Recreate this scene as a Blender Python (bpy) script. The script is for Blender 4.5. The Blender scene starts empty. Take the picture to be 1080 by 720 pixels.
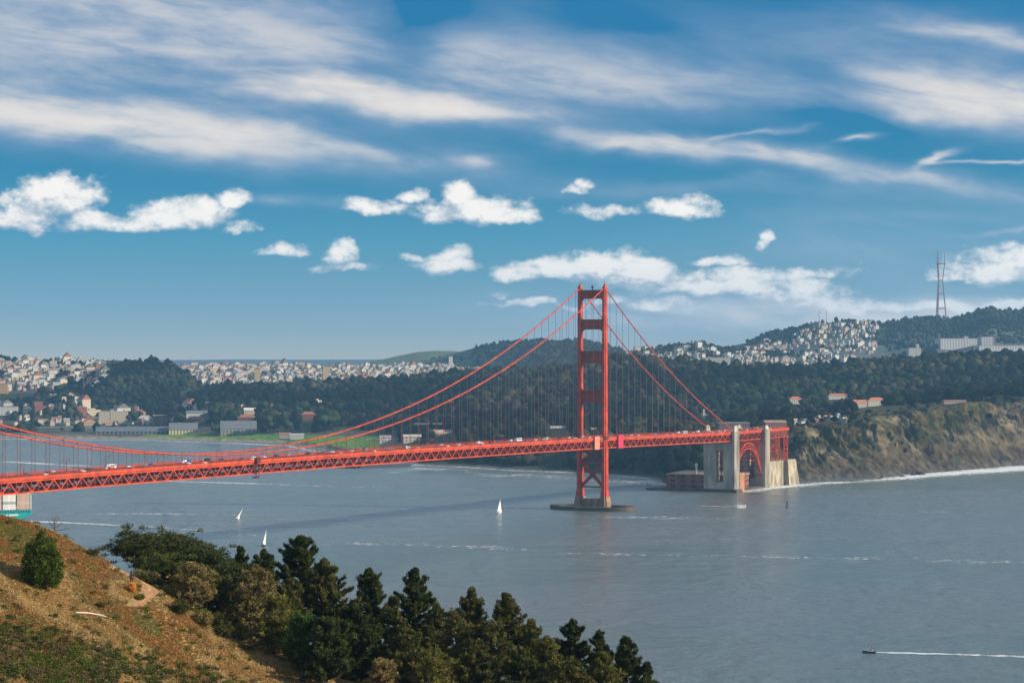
import bpy, math, random
import numpy as np
from mathutils import Vector, Matrix
random.seed(7); RNG = np.random.default_rng(7)
S = bpy.context.scene
COL = S.collection
R = math.radians
F, HC, YH = 2454.0, 155.0, 375.0            # focal length in px of a 1080 px wide frame, eye height, horizon row

# ------------------------------------------------------------------ camera
cd = bpy.data.cameras.new('camera'); cam = bpy.data.objects.new('camera', cd); COL.objects.link(cam)
cd.sensor_width = 36; cd.lens = F * 36 / 1080; cd.clip_start = 1; cd.clip_end = 60000
cam.location = (0, 0, HC); cam.rotation_euler = (R(90) + math.atan(15 / F), 0, 0)
S.camera = cam
# ------------------------------------------------------------------ sun, exposure
SUN_AZ, SUN_EL = R(102), R(25)
sd = bpy.data.lights.new('sun', 'SUN'); sun = bpy.data.objects.new('sun', sd); COL.objects.link(sun)
sd.energy = 4.3; sd.angle = R(0.5); sd.color = (1.0, 0.88, 0.69)
SV = Vector((math.sin(SUN_AZ) * math.cos(SUN_EL), math.cos(SUN_AZ) * math.cos(SUN_EL), math.sin(SUN_EL)))
sun.rotation_euler = SV.to_track_quat('Z', 'Y').to_euler()
vs = S.view_settings; vs.view_transform = 'Standard'; vs.look = 'None'; vs.exposure = 0.58; vs.gamma = 1; vs.use_curve_mapping = False
S.cycles.max_bounces = 6; S.cycles.volume_bounces = 1; S.cycles.transparent_max_bounces = 12

# ------------------------------------------------------------------ node helpers
class NT:
    def __init__(s, tree): s.t = tree
    def n(s, typ, ins=None, **kw):
        nd = s.t.nodes.new(typ)
        for k, v in kw.items(): setattr(nd, k, v)
        if ins:
            for k, v in ins.items():
                if isinstance(v, bpy.types.NodeSocket): s.t.links.new(v, nd.inputs[k])
                else: nd.inputs[k].default_value = v
        return nd
    def m(s, op, a, b=None, c=None, clamp=False):
        ins = {0: a}
        if b is not None: ins[1] = b
        if c is not None: ins[2] = c
        return s.n('ShaderNodeMath', ins, operation=op, use_clamp=clamp).outputs[0]
    def vm(s, op, a, b=None, scale=None):
        ins = {0: a}
        if b is not None: ins[1] = b
        nd = s.n('ShaderNodeVectorMath', ins, operation=op)
        if scale is not None: nd.inputs['Scale'].default_value = scale
        return nd.outputs[0]
    def noise(s, vec, scale, detail=4, rough=.55, out=0, dist=0):
        return s.n('ShaderNodeTexNoise', {'Vector': vec, 'Scale': scale, 'Detail': detail, 'Roughness': rough, 'Distortion': dist}).outputs[out]
    def mix(s, f, a, b):
        nd = s.n('ShaderNodeMix', data_type='RGBA')
        for i, v in ((0, f), (6, a), (7, b)):
            if isinstance(v, bpy.types.NodeSocket): s.t.links.new(v, nd.inputs[i])
            else: nd.inputs[i].default_value = v if not isinstance(v, tuple) or len(v) == 4 else (*v, 1)
        return nd.outputs[2]
    def mr(s, v, a, b, c=0., d=1., smooth=True):
        return s.n('ShaderNodeMapRange', {0: v, 1: a, 2: b, 3: c, 4: d}, interpolation_type='SMOOTHSTEP' if smooth else 'LINEAR').outputs[0]

# ------------------------------------------------------------------ world: sky texture + clouds by direction
def px_dir(x, y): return (x / 100.0, y / 100.0)
CUM = [(58,212,50,25),(20,232,42,15),(95,236,32,14),(150,238,26,12),(182,231,42,17),(214,228,34,17),(246,211,20,13),(256,242,15,7),
 (395,222,36,11),(432,210,20,8),(500,222,54,17),(482,207,22,14),(540,229,26,10),(296,265,22,9),(358,270,15,13),(366,263,9,9),(368,281,26,6),
 (472,280,34,11),(480,268,15,10),(466,273,14,9),(434,276,12,5),(606,204,13,7),(615,197,10,9),(640,225,36,7),(722,222,34,12),(742,212,19,9),(802,259,9,5),(810,254,7,6),
 (548,289,26,12),(588,284,36,15),(642,280,50,17),(668,290,42,20),(730,302,60,14),(800,289,92,8),(770,300,70,14),(838,308,56,12),
 (716,322,55,9),(640,316,26,8),(874,322,48,9),(1050,288,58,17),(1080,274,60,14),(1008,296,26,6),(930,326,60,7),(1000,325,60,8),(1060,322,60,8),
 (530,312,14,5),(760,275,30,6),(1120,285,60,22),(-40,228,50,20),(560,322,50,5)]
SOFT = [(960,255,230,50,.36),(1000,330,220,32,.5),(720,340,240,24,.6),(840,322,190,14,.8),(980,328,140,12,.6),(300,218,26,7,.45),(347,217,20,6,.3),(486,167,16,5,.5),(705,208,30,6,.25)]
CIR = [(110,126,250,30,8,1.15),(70,132,280,20,8,.75),(395,102,190,15,7,1.1),(330,92,90,12,6,.7),(480,112,90,12,2,.8),(110,25,330,80,3,.80),(60,20,200,60,2,.3),
 (410,70,210,50,8,.25),(600,75,170,30,5,.36),(330,150,220,14,8,.6),(760,160,215,11,9,.95),(640,146,110,9,7,.7),(870,182,190,15,9,.45),(1040,110,130,26,10,1.7),
 (900,100,170,26,3,.30),(960,50,220,36,6,.36),(1050,38,110,12,10,.7),(720,200,150,8,2,.4),(905,149,30,4,-10,1.0),(995,173,24,5,-25,1.3),(1055,173,60,2.6,-6,1.0),
 (790,147,45,4,-14,.6),(1010,200,110,9,8,.3),(740,75,170,35,0,.34),(1060,245,60,3,-5,.5),(420,40,50,55,25,-.55),(450,70,170,60,5,.30),(470,20,60,30,10,-.3),(560,130,140,10,8,-.3),(640,20,60,16,5,-.35),(860,70,60,16,5,-.3),(880,125,120,12,5,-.3),(230,78,90,8,8,-.35),(700,100,120,16,12,.3)]
w = bpy.data.worlds.new("World"); S.world = w; w.use_nodes = True; w.cycles.sampling_method = 'MANUAL'; w.cycles.sample_map_resolution = 512
def build_world():
    t = w.node_tree; N = NT(t)
    tc = N.n('ShaderNodeTexCoord').outputs['Generated']
    d = N.vm('NORMALIZE', tc)
    sx = N.n('ShaderNodeSeparateXYZ', {0: d})
    yy = N.m('MAXIMUM', sx.outputs[1], 0.02)
    cx = N.m('MULTIPLY_ADD', N.m('DIVIDE', sx.outputs[0], yy), F / 100, 5.4)
    cy = N.m('MULTIPLY_ADD', N.m('DIVIDE', sx.outputs[2], yy), -F / 100, YH / 100)
    P = N.n('ShaderNodeCombineXYZ', {0: cx, 1: cy, 2: 0.0}).outputs[0]
    front = N.mr(sx.outputs[1], 0.2, 0.6)
    # cumulus density group
    g = bpy.data.node_groups.new('cumulus', 'ShaderNodeTree')
    g.interface.new_socket('Vector', in_out='INPUT', socket_type='NodeSocketVector')
    g.interface.new_socket('Value', in_out='OUTPUT', socket_type='NodeSocketFloat')
    G = NT(g); gi = G.n('NodeGroupInput').outputs[0]; go = G.n('NodeGroupOutput')
    sw = G.vm('MULTIPLY', G.vm('SUBTRACT', G.noise(gi, 2.2, 3, .5, out=1), (.5, .5, .5)), (.46, .30, 0))
    pv = G.vm('ADD', gi, sw)
    acc = None
    for (x, y, rx, ry) in CUM:
        q = G.vm('MULTIPLY', G.vm('SUBTRACT', pv, (x / 100, y / 100, 0)), (100 / rx, 100 / ry, 0))
        q = G.vm('MAXIMUM', q, G.vm('MULTIPLY', q, (1, 1.6, 1)))
        l = G.n('ShaderNodeVectorMath', {0: q, 1: q}, operation='DOT_PRODUCT').outputs['Value']
        k_ = min(1.15, .45 + ry / 24); v = G.m('MULTIPLY_ADD', l, -.62 * k_, k_ * .95)
        acc = v if acc is None else G.n('ShaderNodeMath', {0: acc, 1: v, 2: .25}, operation='SMOOTH_MAX').outputs[0]
    acc = G.m('MAXIMUM', acc, -1.0)
    st = G.vm('MULTIPLY', gi, (1, 1.5, 1))
    nz = G.m('ADD', G.m('MULTIPLY', G.m('SUBTRACT', G.noise(st, 3.0, 8, .6, dist=.15), .5), 2.3), G.m('MULTIPLY', G.m('SUBTRACT', G.noise(st, 11, 5, .6), .5), .85))
    out = G.m('ADD', acc, nz)
    g.links.new(out, go.inputs[0])
    def cum(v):
        nd = t.nodes.new('ShaderNodeGroup'); nd.node_tree = g; t.links.new(v, nd.inputs[0]); return nd.outputs[0]
    d0 = cum(P); d1 = cum(N.vm('ADD', P, (.10, -.20, 0)))
    ca = N.m('MULTIPLY', N.mr(d0, -.12, 1.0), front)
    lit = N.mr(N.m('SUBTRACT', d0, N.m('MULTIPLY', d1, .9)), -.42, .62)
    # soft puffs and cirrus
    wob = N.vm('ADD', P, N.vm('MULTIPLY', N.vm('SUBTRACT', N.noise(N.vm('MULTIPLY', P, (.5, 1, 1)), 1.1, 4, .55, out=1), (.5, .5, .5)), (1.6, .55, 0)))
    acc = None
    for (x, y, rx, ry, an, s) in CIR + [(a, b, c, e, 0, f) for a, b, c, e, f in SOFT]:
        q = N.vm('SUBTRACT', wob, (x / 100, y / 100, 0))
        q = N.n('ShaderNodeVectorRotate', {'Vector': q, 'Angle': -R(an)}, rotation_type='Z_AXIS').outputs[0]
        q = N.vm('MULTIPLY', q, (100 / rx, 100 / ry, 0))
        l = N.n('ShaderNodeVectorMath', {0: q, 1: q}, operation='DOT_PRODUCT').outputs['Value']
        v = N.m('MULTIPLY', N.m('EXPONENT', N.m('MULTIPLY', l, -1.15)), s)
        acc = v if acc is None else N.m('ADD', acc, v)
    rot = N.n('ShaderNodeVectorRotate', {'Vector': P, 'Angle': -R(7)}, rotation_type='Z_AXIS').outputs[0]
    f1 = N.noise(N.vm('MULTIPLY', rot, (.42, 1.9, 1)), 1.25, 8, .52, dist=.5)
    f2 = N.noise(N.vm('MULTIPLY', rot, (.8, 3.2, 1)), 2.2, 6, .55, dist=.4)
    fb = N.m('ADD', N.m('MULTIPLY', f1, .7), N.m('MULTIPLY', f2, .3))
    ci = N.m('MULTIPLY', N.m('MAXIMUM', acc, 0.0), N.mr(fb, .32, .68, .40, 1.15))
    ci = N.m('MULTIPLY', N.m('SUBTRACT', 1.0, N.m('EXPONENT', N.m('MULTIPLY', ci, -1.25))), front)
    # elsewhere in the sky: unseen thin cloud, added to brighten the water's reflection
    pv2 = N.vm('MULTIPLY', d, (1, 1, 3))
    lowf = N.m('MULTIPLY', front, N.mr(sx.outputs[2], .17, .26, 1, 0)); oth = N.m('MULTIPLY', N.m('MULTIPLY', N.mr(N.noise(pv2, 2.2, 6, .6), .38, .64), .85), N.m('SUBTRACT', 1.0, lowf))
    ci = N.m('MAXIMUM', ci, oth)
    # nishita, sampled a little higher than the true elevation: a polarised, deeper blue near the horizon
    z2 = N.m('MULTIPLY_ADD', N.m('ABSOLUTE', sx.outputs[2]), 3.2, 0.05)
    sv = N.n('ShaderNodeCombineXYZ', {0: sx.outputs[0], 1: sx.outputs[1], 2: z2}).outputs[0]
    sk = N.n('ShaderNodeTexSky', {'Vector': N.vm('NORMALIZE', sv)}, sky_type='NISHITA', sun_disc=False, sun_elevation=SUN_EL, sun_rotation=SUN_AZ,
             altitude=50, air_density=1.0, dust_density=0.2, ozone_density=3.0)
    rp = N.n('ShaderNodeValToRGB', {0: N.m('DIVIDE', sx.outputs[2], .5, clamp=True)}); cr = rp.color_ramp
    stops = [(0, (.78, .59, .50)), (.022, (.47, .55, .52)), (.05, (.21, .65, .65)), (.083, (.02, .61, .68)), (.15, (.06, .76, .92)), (.30, (.50, 1.0, 1.05))]
    while len(cr.elements) < len(stops): cr.elements.new(.5)
    for e_, (p_, c_) in zip(cr.elements, stops): e_.position = p_ * 2; e_.color = (*c_, 1)
    skc = rp.outputs[0]
    base = N.vm('MULTIPLY', N.vm('MULTIPLY', sk.outputs[0], skc), (SKYB,) * 3)
    circ = (6.6, 6.5, 6.9, 1)
    cums = N.mix(lit, (3.9, 4.15, 4.55), (7.5, 7.05, 6.5))
    veil = N.mix(N.mr(ci, .25, .9), (2.9, 3.4, 4.4), (6.3, 5.7, 5.2))
    c = N.mix(ci, base, veil)
    c = N.mix(ca, c, cums)
    bg = t.nodes['Background']; t.links.new(c, bg.inputs[0]); bg.inputs[1].default_value = 0.1
SKYB = 1.0
build_world()

# ------------------------------------------------------------------ material helpers
MATS = {}
def mat(name, col, rough=.8, spec=.3, var=0.0, vscale=.3, metal=0, bump=0, facade=None, vcol=False, dark=None, trans=0, stretch=(1, 1, 1), detail=4):
    if name in MATS: return MATS[name]
    m = bpy.data.materials.new(name); m.use_nodes = True; MATS[name] = m
    N = NT(m.node_tree); b = m.node_tree.nodes['Principled BSDF']
    b.inputs['Roughness'].default_value = rough; b.inputs['Metallic'].default_value = metal; b.inputs['Specular IOR Level'].default_value = spec
    ob = N.n('ShaderNodeTexCoord').outputs['Object']
    c = None
    if vcol:
        c = N.n('ShaderNodeVertexColor', layer_name='Col').outputs[0]
    if var or bump:
        nz = N.noise(N.vm('MULTIPLY', ob, stretch), vscale, detail, .6)
    if var:
        lo = dark or tuple(x * (1 - var) for x in col); hi = tuple(min(1, x * (1 + var)) for x in col)
        if c is None: c = N.mix(N.mr(nz, .32, .68), lo, hi)
        else:
            k = N.mr(nz, .3, .7, 1 - var, 1 + var); c = N.vm('MULTIPLY', c, N.n('ShaderNodeCombineXYZ', {0: k, 1: k, 2: k}).outputs[0])
    if facade:
        pu, pz, wc = facade
        sp = N.n('ShaderNodeSeparateXYZ', {0: ob}); nn = N.n('ShaderNodeSeparateXYZ', {0: N.n('ShaderNodeTexCoord').outputs['Normal']})
        u = N.m('FRACT', N.m('DIVIDE', N.m('ADD', N.m('ADD', sp.outputs[0], sp.outputs[1]), 500.3), pu))
        v = N.m('FRACT', N.m('DIVIDE', N.m('ADD', sp.outputs[2], 300.9), pz))
        k = N.m('MULTIPLY', N.m('MULTIPLY', N.m('LESS_THAN', u, .45), N.m('LESS_THAN', v, .5)), N.m('LESS_THAN', N.m('ABSOLUTE', nn.outputs[2]), .4))
        c = N.mix(k, c if c is not None else col, wc)
    if c is not None: m.node_tree.links.new(c, b.inputs['Base Color'])
    else: b.inputs['Base Color'].default_value = (*col, 1)
    if bump:
        bp = N.n('ShaderNodeBump', {'Height': nz, 'Strength': 1.0, 'Distance': bump}); m.node_tree.links.new(bp.outputs[0], b.inputs['Normal'])
    return m

# ------------------------------------------------------------------ mesh helpers
class MB:
    def __init__(s): s.v = []; s.f = []; s.mi = []
    def add(s, vs, fs, mi=0):
        o = len(s.v); s.v += [tuple(p) for p in vs]; s.f += [tuple(i + o for i in f) for f in fs]; s.mi += [mi] * len(fs)
    def hexa(s, p, mi=0):      # 8 points: bottom ring 0-3 ccw, top ring 4-7
        s.add(p, [(3, 2, 1, 0), (4, 5, 6, 7), (0, 1, 5, 4), (1, 2, 6, 5), (2, 3, 7, 6), (3, 0, 4, 7)], mi)
    def box(s, x0, x1, y0, y1, z0, z1, mi=0, T=None):
        p = [(x0, y0, z0), (x1, y0, z0), (x1, y1, z0), (x0, y1, z0), (x0, y0, z1), (x1, y0, z1), (x1, y1, z1), (x0, y1, z1)]
        if T: p = [T(*q) for q in p]
        s.hexa(p, mi)
    def bar(s, a, b, wd, ht=None, mi=0, up=(0, 0, 1)):
        a = Vector(a); b = Vector(b); ht = ht or wd; d = (b - a).normalized(); u = Vector(up)
        if abs(d.dot(u)) > .98: u = Vector((1, 0, 0))
        sd = d.cross(u).normalized(); u2 = sd.cross(d).normalized()
        q = []
        for p in (a, b):
            q += [p - sd * wd / 2 - u2 * ht / 2, p + sd * wd / 2 - u2 * ht / 2, p + sd * wd / 2 + u2 * ht / 2, p - sd * wd / 2 + u2 * ht / 2]
        s.add(q, [(3, 2, 1, 0), (4, 5, 6, 7), (0, 1, 5, 4), (1, 2, 6, 5), (2, 3, 7, 6), (3, 0, 4, 7)], mi)
    def tube(s, pts, rad, n=8, mi=0, cap=True):
        pts = [Vector(p) for p in pts]
        if not hasattr(rad, '__len__'): rad = [rad] * len(pts)
        o = []; pv = None
        for i, p in enumerate(pts):
            d = (pts[min(i + 1, len(pts) - 1)] - pts[max(i - 1, 0)]).normalized()
            u = Vector((0, 0, 1)) if abs(d.z) < .95 else Vector((1, 0, 0))
            a = d.cross(u).normalized(); b = a.cross(d).normalized()
            o += [p + (a * math.cos(2 * math.pi * k / n) + b * math.sin(2 * math.pi * k / n)) * rad[i] for k in range(n)]
        fs = [(i * n + k, i * n + (k + 1) % n, (i + 1) * n + (k + 1) % n, (i + 1) * n + k) for i in range(len(pts) - 1) for k in range(n)]
        if cap: fs += [tuple(range(n))[::-1], tuple(range((len(pts) - 1) * n, len(pts) * n))]
        s.add(o, fs, mi)
    def prism(s, poly, z0, z1, mi=0, T=None):
        n = len(poly); p = [(x, y, z0) for x, y in poly] + [(x, y, z1) for x, y in poly]
        if T: p = [T(*q) for q in p]
        s.add(p, [tuple(range(n))[::-1], tuple(range(n, 2 * n))] + [(i, (i + 1) % n, n + (i + 1) % n, n + i) for i in range(n)], mi)
    def build(s, name, m, parent=None, smooth=False):
        me = bpy.data.meshes.new(name); me.from_pydata(s.v, [], s.f)
        for x in (m if isinstance(m, (list, tuple)) else [m]): me.materials.append(x)
        me.polygons.foreach_set('material_index', s.mi)
        if smooth: me.polygons.foreach_set('use_smooth', [True] * len(s.f))
        me.update(); o = bpy.data.objects.new(name, me); COL.objects.link(o)
        if parent: o.parent = parent
        return o
def np_mesh(name, V, Fc, m, parent=None, colors=None, smooth=False, link=True):
    V = np.asarray(V, np.float32); Fc = np.asarray(Fc, np.int32); k = Fc.shape[1]
    me = bpy.data.meshes.new(name); me.vertices.add(len(V)); me.vertices.foreach_set('co', V.ravel())
    me.loops.add(Fc.size); me.loops.foreach_set('vertex_index', Fc.ravel())
    me.polygons.add(len(Fc)); me.polygons.foreach_set('loop_start', np.arange(0, Fc.size, k, dtype=np.int32))
    me.polygons.foreach_set('loop_total', np.full(len(Fc), k, np.int32))
    if smooth: me.polygons.foreach_set('use_smooth', np.ones(len(Fc), bool))
    me.update(calc_edges=True)
    if colors is not None:
        ca = me.color_attributes.new('Col', 'FLOAT_COLOR', 'POINT')
        c4 = np.ones((len(V), 4), np.float32); c4[:, :3] = colors; ca.data.foreach_set('color', c4.ravel())
    me.materials.append(m)
    if not link: return me
    o = bpy.data.objects.new(name, me); COL.objects.link(o)
    if parent: o.parent = parent
    return o
def tag(o, label=None, cat=None, group=None, kind=None):
    if label: o['label'] = label
    if cat: o['category'] = cat
    if group: o['group'] = group
    if kind: o['kind'] = kind
    return o
def empty(name, loc=(0, 0, 0), rz=0):
    o = bpy.data.objects.new(name, None); COL.objects.link(o); o.location = loc; o.rotation_euler = (0, 0, rz); o.empty_display_size = 1; return o

# ------------------------------------------------------------------ numpy noise
_P = np.random.default_rng(3).random((256, 256)).astype(np.float64)
def vnoise(x, y):
    xi = np.floor(x).astype(int); yi = np.floor(y).astype(int); fx = x - xi; fy = y - yi
    fx = fx * fx * (3 - 2 * fx); fy = fy * fy * (3 - 2 * fy)
    a = _P[xi % 256, yi % 256]; b = _P[(xi + 1) % 256, yi % 256]; c = _P[xi % 256, (yi + 1) % 256]; d = _P[(xi + 1) % 256, (yi + 1) % 256]
    return (a * (1 - fx) + b * fx) * (1 - fy) + (c * (1 - fx) + d * fx) * fy
def fbm(x, y, o=5, ridged=False):
    s = 0; a = .5; t = 0
    for i in range(o):
        v = vnoise(x + i * 17.3, y + i * 9.1)
        if ridged: v = 1 - abs(2 * v - 1)
        s = s + a * v; t += a; a *= .5; x = x * 2.03; y = y * 2.03
    return s / t
def sm(a, b, x): t = np.clip((x - a) / (b - a), 0, 1); return t * t * (3 - 2 * t)

# ------------------------------------------------------------------ FAR TERRAIN: one height function over (px column, depth)
def prof(pts, Yc):
    xs = [p[0] for p in pts]; zs = [HC + (YH - p[1]) / F * Yc for p in pts]; return xs, zs
SHORE = ([-250,0,150,300,345,380,410,440,470,500,560,600,680,697,704,745,752,765,800,830,870,900,925,960,1000,1040,1080,1330],
         [461,461,463,467,473,482,486.5,488.5,490.5,491.5,495,497,502,504,512,513,512.5,512.5,512,507,505.5,504,503,500,497,493.5,490,482])
BASEH = ([-250,380,430,480,560,700,760,830,900,960,1000,1080,1330],[5,5,14,30,42,46,40,58,68,78,84,92,100])
BASEW = ([-250,380,430,480,560,700,830,900,1000,1080,1330],[60,60,120,200,240,240,230,250,290,300,320])
LAY = [
 (6300,1500,1500,[(-250,374),(-50,377),(0,378),(40,379),(75,380),(90,382),(110,382),(140,385),(170,389),(200,398),(220,420),(240,445)],.16),
 (5700,700,700,[(75,430),(92,398),(110,386.5),(130,382.5),(150,380.5),(165,380.5),(180,384),(195,391),(212,404),(228,425),(245,445)],.1),
 (5250,320,500,[(10,440),(25,424),(40,414),(60,410),(75,414),(90,424),(100,440)],.1),
 (7400,1500,1500,[(120,388),(160,386),(220,385.5),(300,385),(350,386),(400,385.5),(450,386),(480,388),(520,390),(560,394),(600,400)],.08),
 (5200,1300,900,[(185,440),(200,424),(215,412),(240,407),(300,407),(340,404.5),(380,402),(420,400),(450,397),(480,392),(520,391),(560,390),(600,387),(640,382),(680,379),(720,383),(760,386)],.05),
 (4800,1500,900,[(560,400),(620,384),(660,377),(690,378),(720,382),(760,385.5),(800,387),(850,388),(880,385),(900,383),(940,379),(1000,376.5),(1040,374.5),(1080,375),(1200,373),(1330,372)],.05),
 (4300,500,500,[(430,450),(450,432),(470,425),(500,414),(540,411),(600,409),(650,412),(690,420),(730,436),(760,450)],.1),
 (3850,260,300,[(476,460),(492,446),(503,440),(515,436.5),(528,440),(536,443),(545,435),(560,431),(575,431.5),(588,440),(600,455)],.1),
 (8200,1000,900,[(400,386),(430,382),(455,378),(480,371),(495,367),(515,362),(540,359),(575,357),(600,357.5),(620,358),(640,362),(655,368),(675,372),(700,378)],.04),
 (9800,1500,900,[(330,386),(380,382),(400,378.5),(420,374),(440,370),(460,368.5),(480,369),(500,372),(530,378)],.03),
 (7000,1000,900,[(630,384),(660,372),(680,367),(700,365.5),(712,363),(724,361),(735,359.5),(745,361),(757,364),(780,366),(800,368),(830,371),(870,373),(940,381),(980,386)],.06),
 (8200,2200,900,[(700,380),(740,372),(770,364),(790,360),(800,355),(815,349),(830,347),(850,341),(862,338),(875,339),(890,337),(905,337.5),(915,339.5),(928,339),(940,338.5),(955,334.5),(975,333),(990,333.5),(1005,335.5),(1020,331),(1035,327),(1045,323.5),(1055,327),(1080,327),(1130,323),(1330,331)],.05),
 (17500,3000,1500,[(-250,379.5),(0,380),(150,379.3),(250,378.2),(330,378.6),(420,378.3),(600,378.5),(640,378),(700,374),(760,372),(800,374),(1330,376)],.02)]
_L = [(Yc, Wf, Wb, *prof(p, Yc), nz) for Yc, Wf, Wb, p, nz in LAY]
def th(px, Y, detail=True):
    px = np.asarray(px, float); Y = np.asarray(Y, float); X = (px - 540) / F * Y
    ys = F * HC / (np.interp(px, *SHORE) - YH)
    bh = np.interp(px, *BASEH); bw = np.interp(px, *BASEW)
    cl = sm(815, 850, px)                                   # bare cliffs
    gul = fbm(X / 95 + 3, Y / 260, 4, True)
    ys2 = ys + (fbm(X / 60, Y * 0 + 2.2, 3) - .5) * (6 + cl * 34)
    bw2 = bw * (1 + cl * (gul - .6) * 1.1)
    t = np.clip((Y - ys2) / bw2, 0, 1)
    s = (1 - cl) * (t * t * (3 - 2 * t)) + cl * (1 - (1 - t) ** 2.1)
    h = bh * s + np.where(Y < ys2, np.clip((Y - ys2) * .2, -9, 0), 0.25 + 0 * Y)
    if detail:
        m = 4 * t * (1 - t)
        wx = X + (fbm(X / 40, Y / 40, 3) - .5) * 50 + (Y - ys) * .35; h = h + m * cl * ((fbm(wx / 30, Y / 120, 6, True) - .62) * 38 + (gul - .6) * 26 + (fbm(wx / 9, Y / 30, 4, True) - .6) * 15 + (fbm(wx / 4, Y / 14, 4, True) - .6) * 8)
        h = h + m * (1 - cl) * (fbm(X / 50, Y / 50, 4) - .5) * 10 * sm(420, 480, px)
    base = np.where(h > 0, h, 0)
    land = sm(0, 300, Y - ys)
    top = base * 0
    for Yc, Wf, Wb, xs, zs, nz in _L:
        cr = np.interp(px, xs, zs, left=-50 if xs[0] > -200 else zs[0], right=-50 if xs[-1] < 1300 else zs[-1])
        tt = np.where(Y < Yc, (Y - (Yc - Wf)) / Wf, 1 - (Y - Yc) / Wb * .7)
        tt = np.clip(tt, 0, 1); ss = .45 * tt + .55 * tt * tt * (3 - 2 * tt)
        lh = cr * ss
        if detail:
            sc = Yc / 5000
            lh = lh + (fbm(X / (260 * sc) + Yc, Y / (260 * sc), 4) - .5) * nz * 260 * sc * np.clip(1.2 - tt, .0, 1) * np.clip(tt * 3, 0, 1)
        d = lh - top; k = 6.0
        top = np.where(d > k, lh, np.where(d < -k, top, (top + lh) / 2 + (d * d + k * k) / (4 * k)))
    top = (top - 3) * land
    return np.where(h < 0, h, np.maximum(h, top))
def pyof(px, Y, h): return YH + (HC - h) / Y * F
def hit(px, py):
    Y = np.geomspace(2600, 18500, 3000); h = th(np.full_like(Y, px), Y); z = HC - (py - YH) / F * Y
    i = np.argmax(h >= z)
    if not (h >= z).any(): i = len(Y) - 1
    return (px - 540) / F * Y[i], Y[i], float(h[i])
def gz(x, y): return float(th(540 + x / y * F, y))

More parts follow.
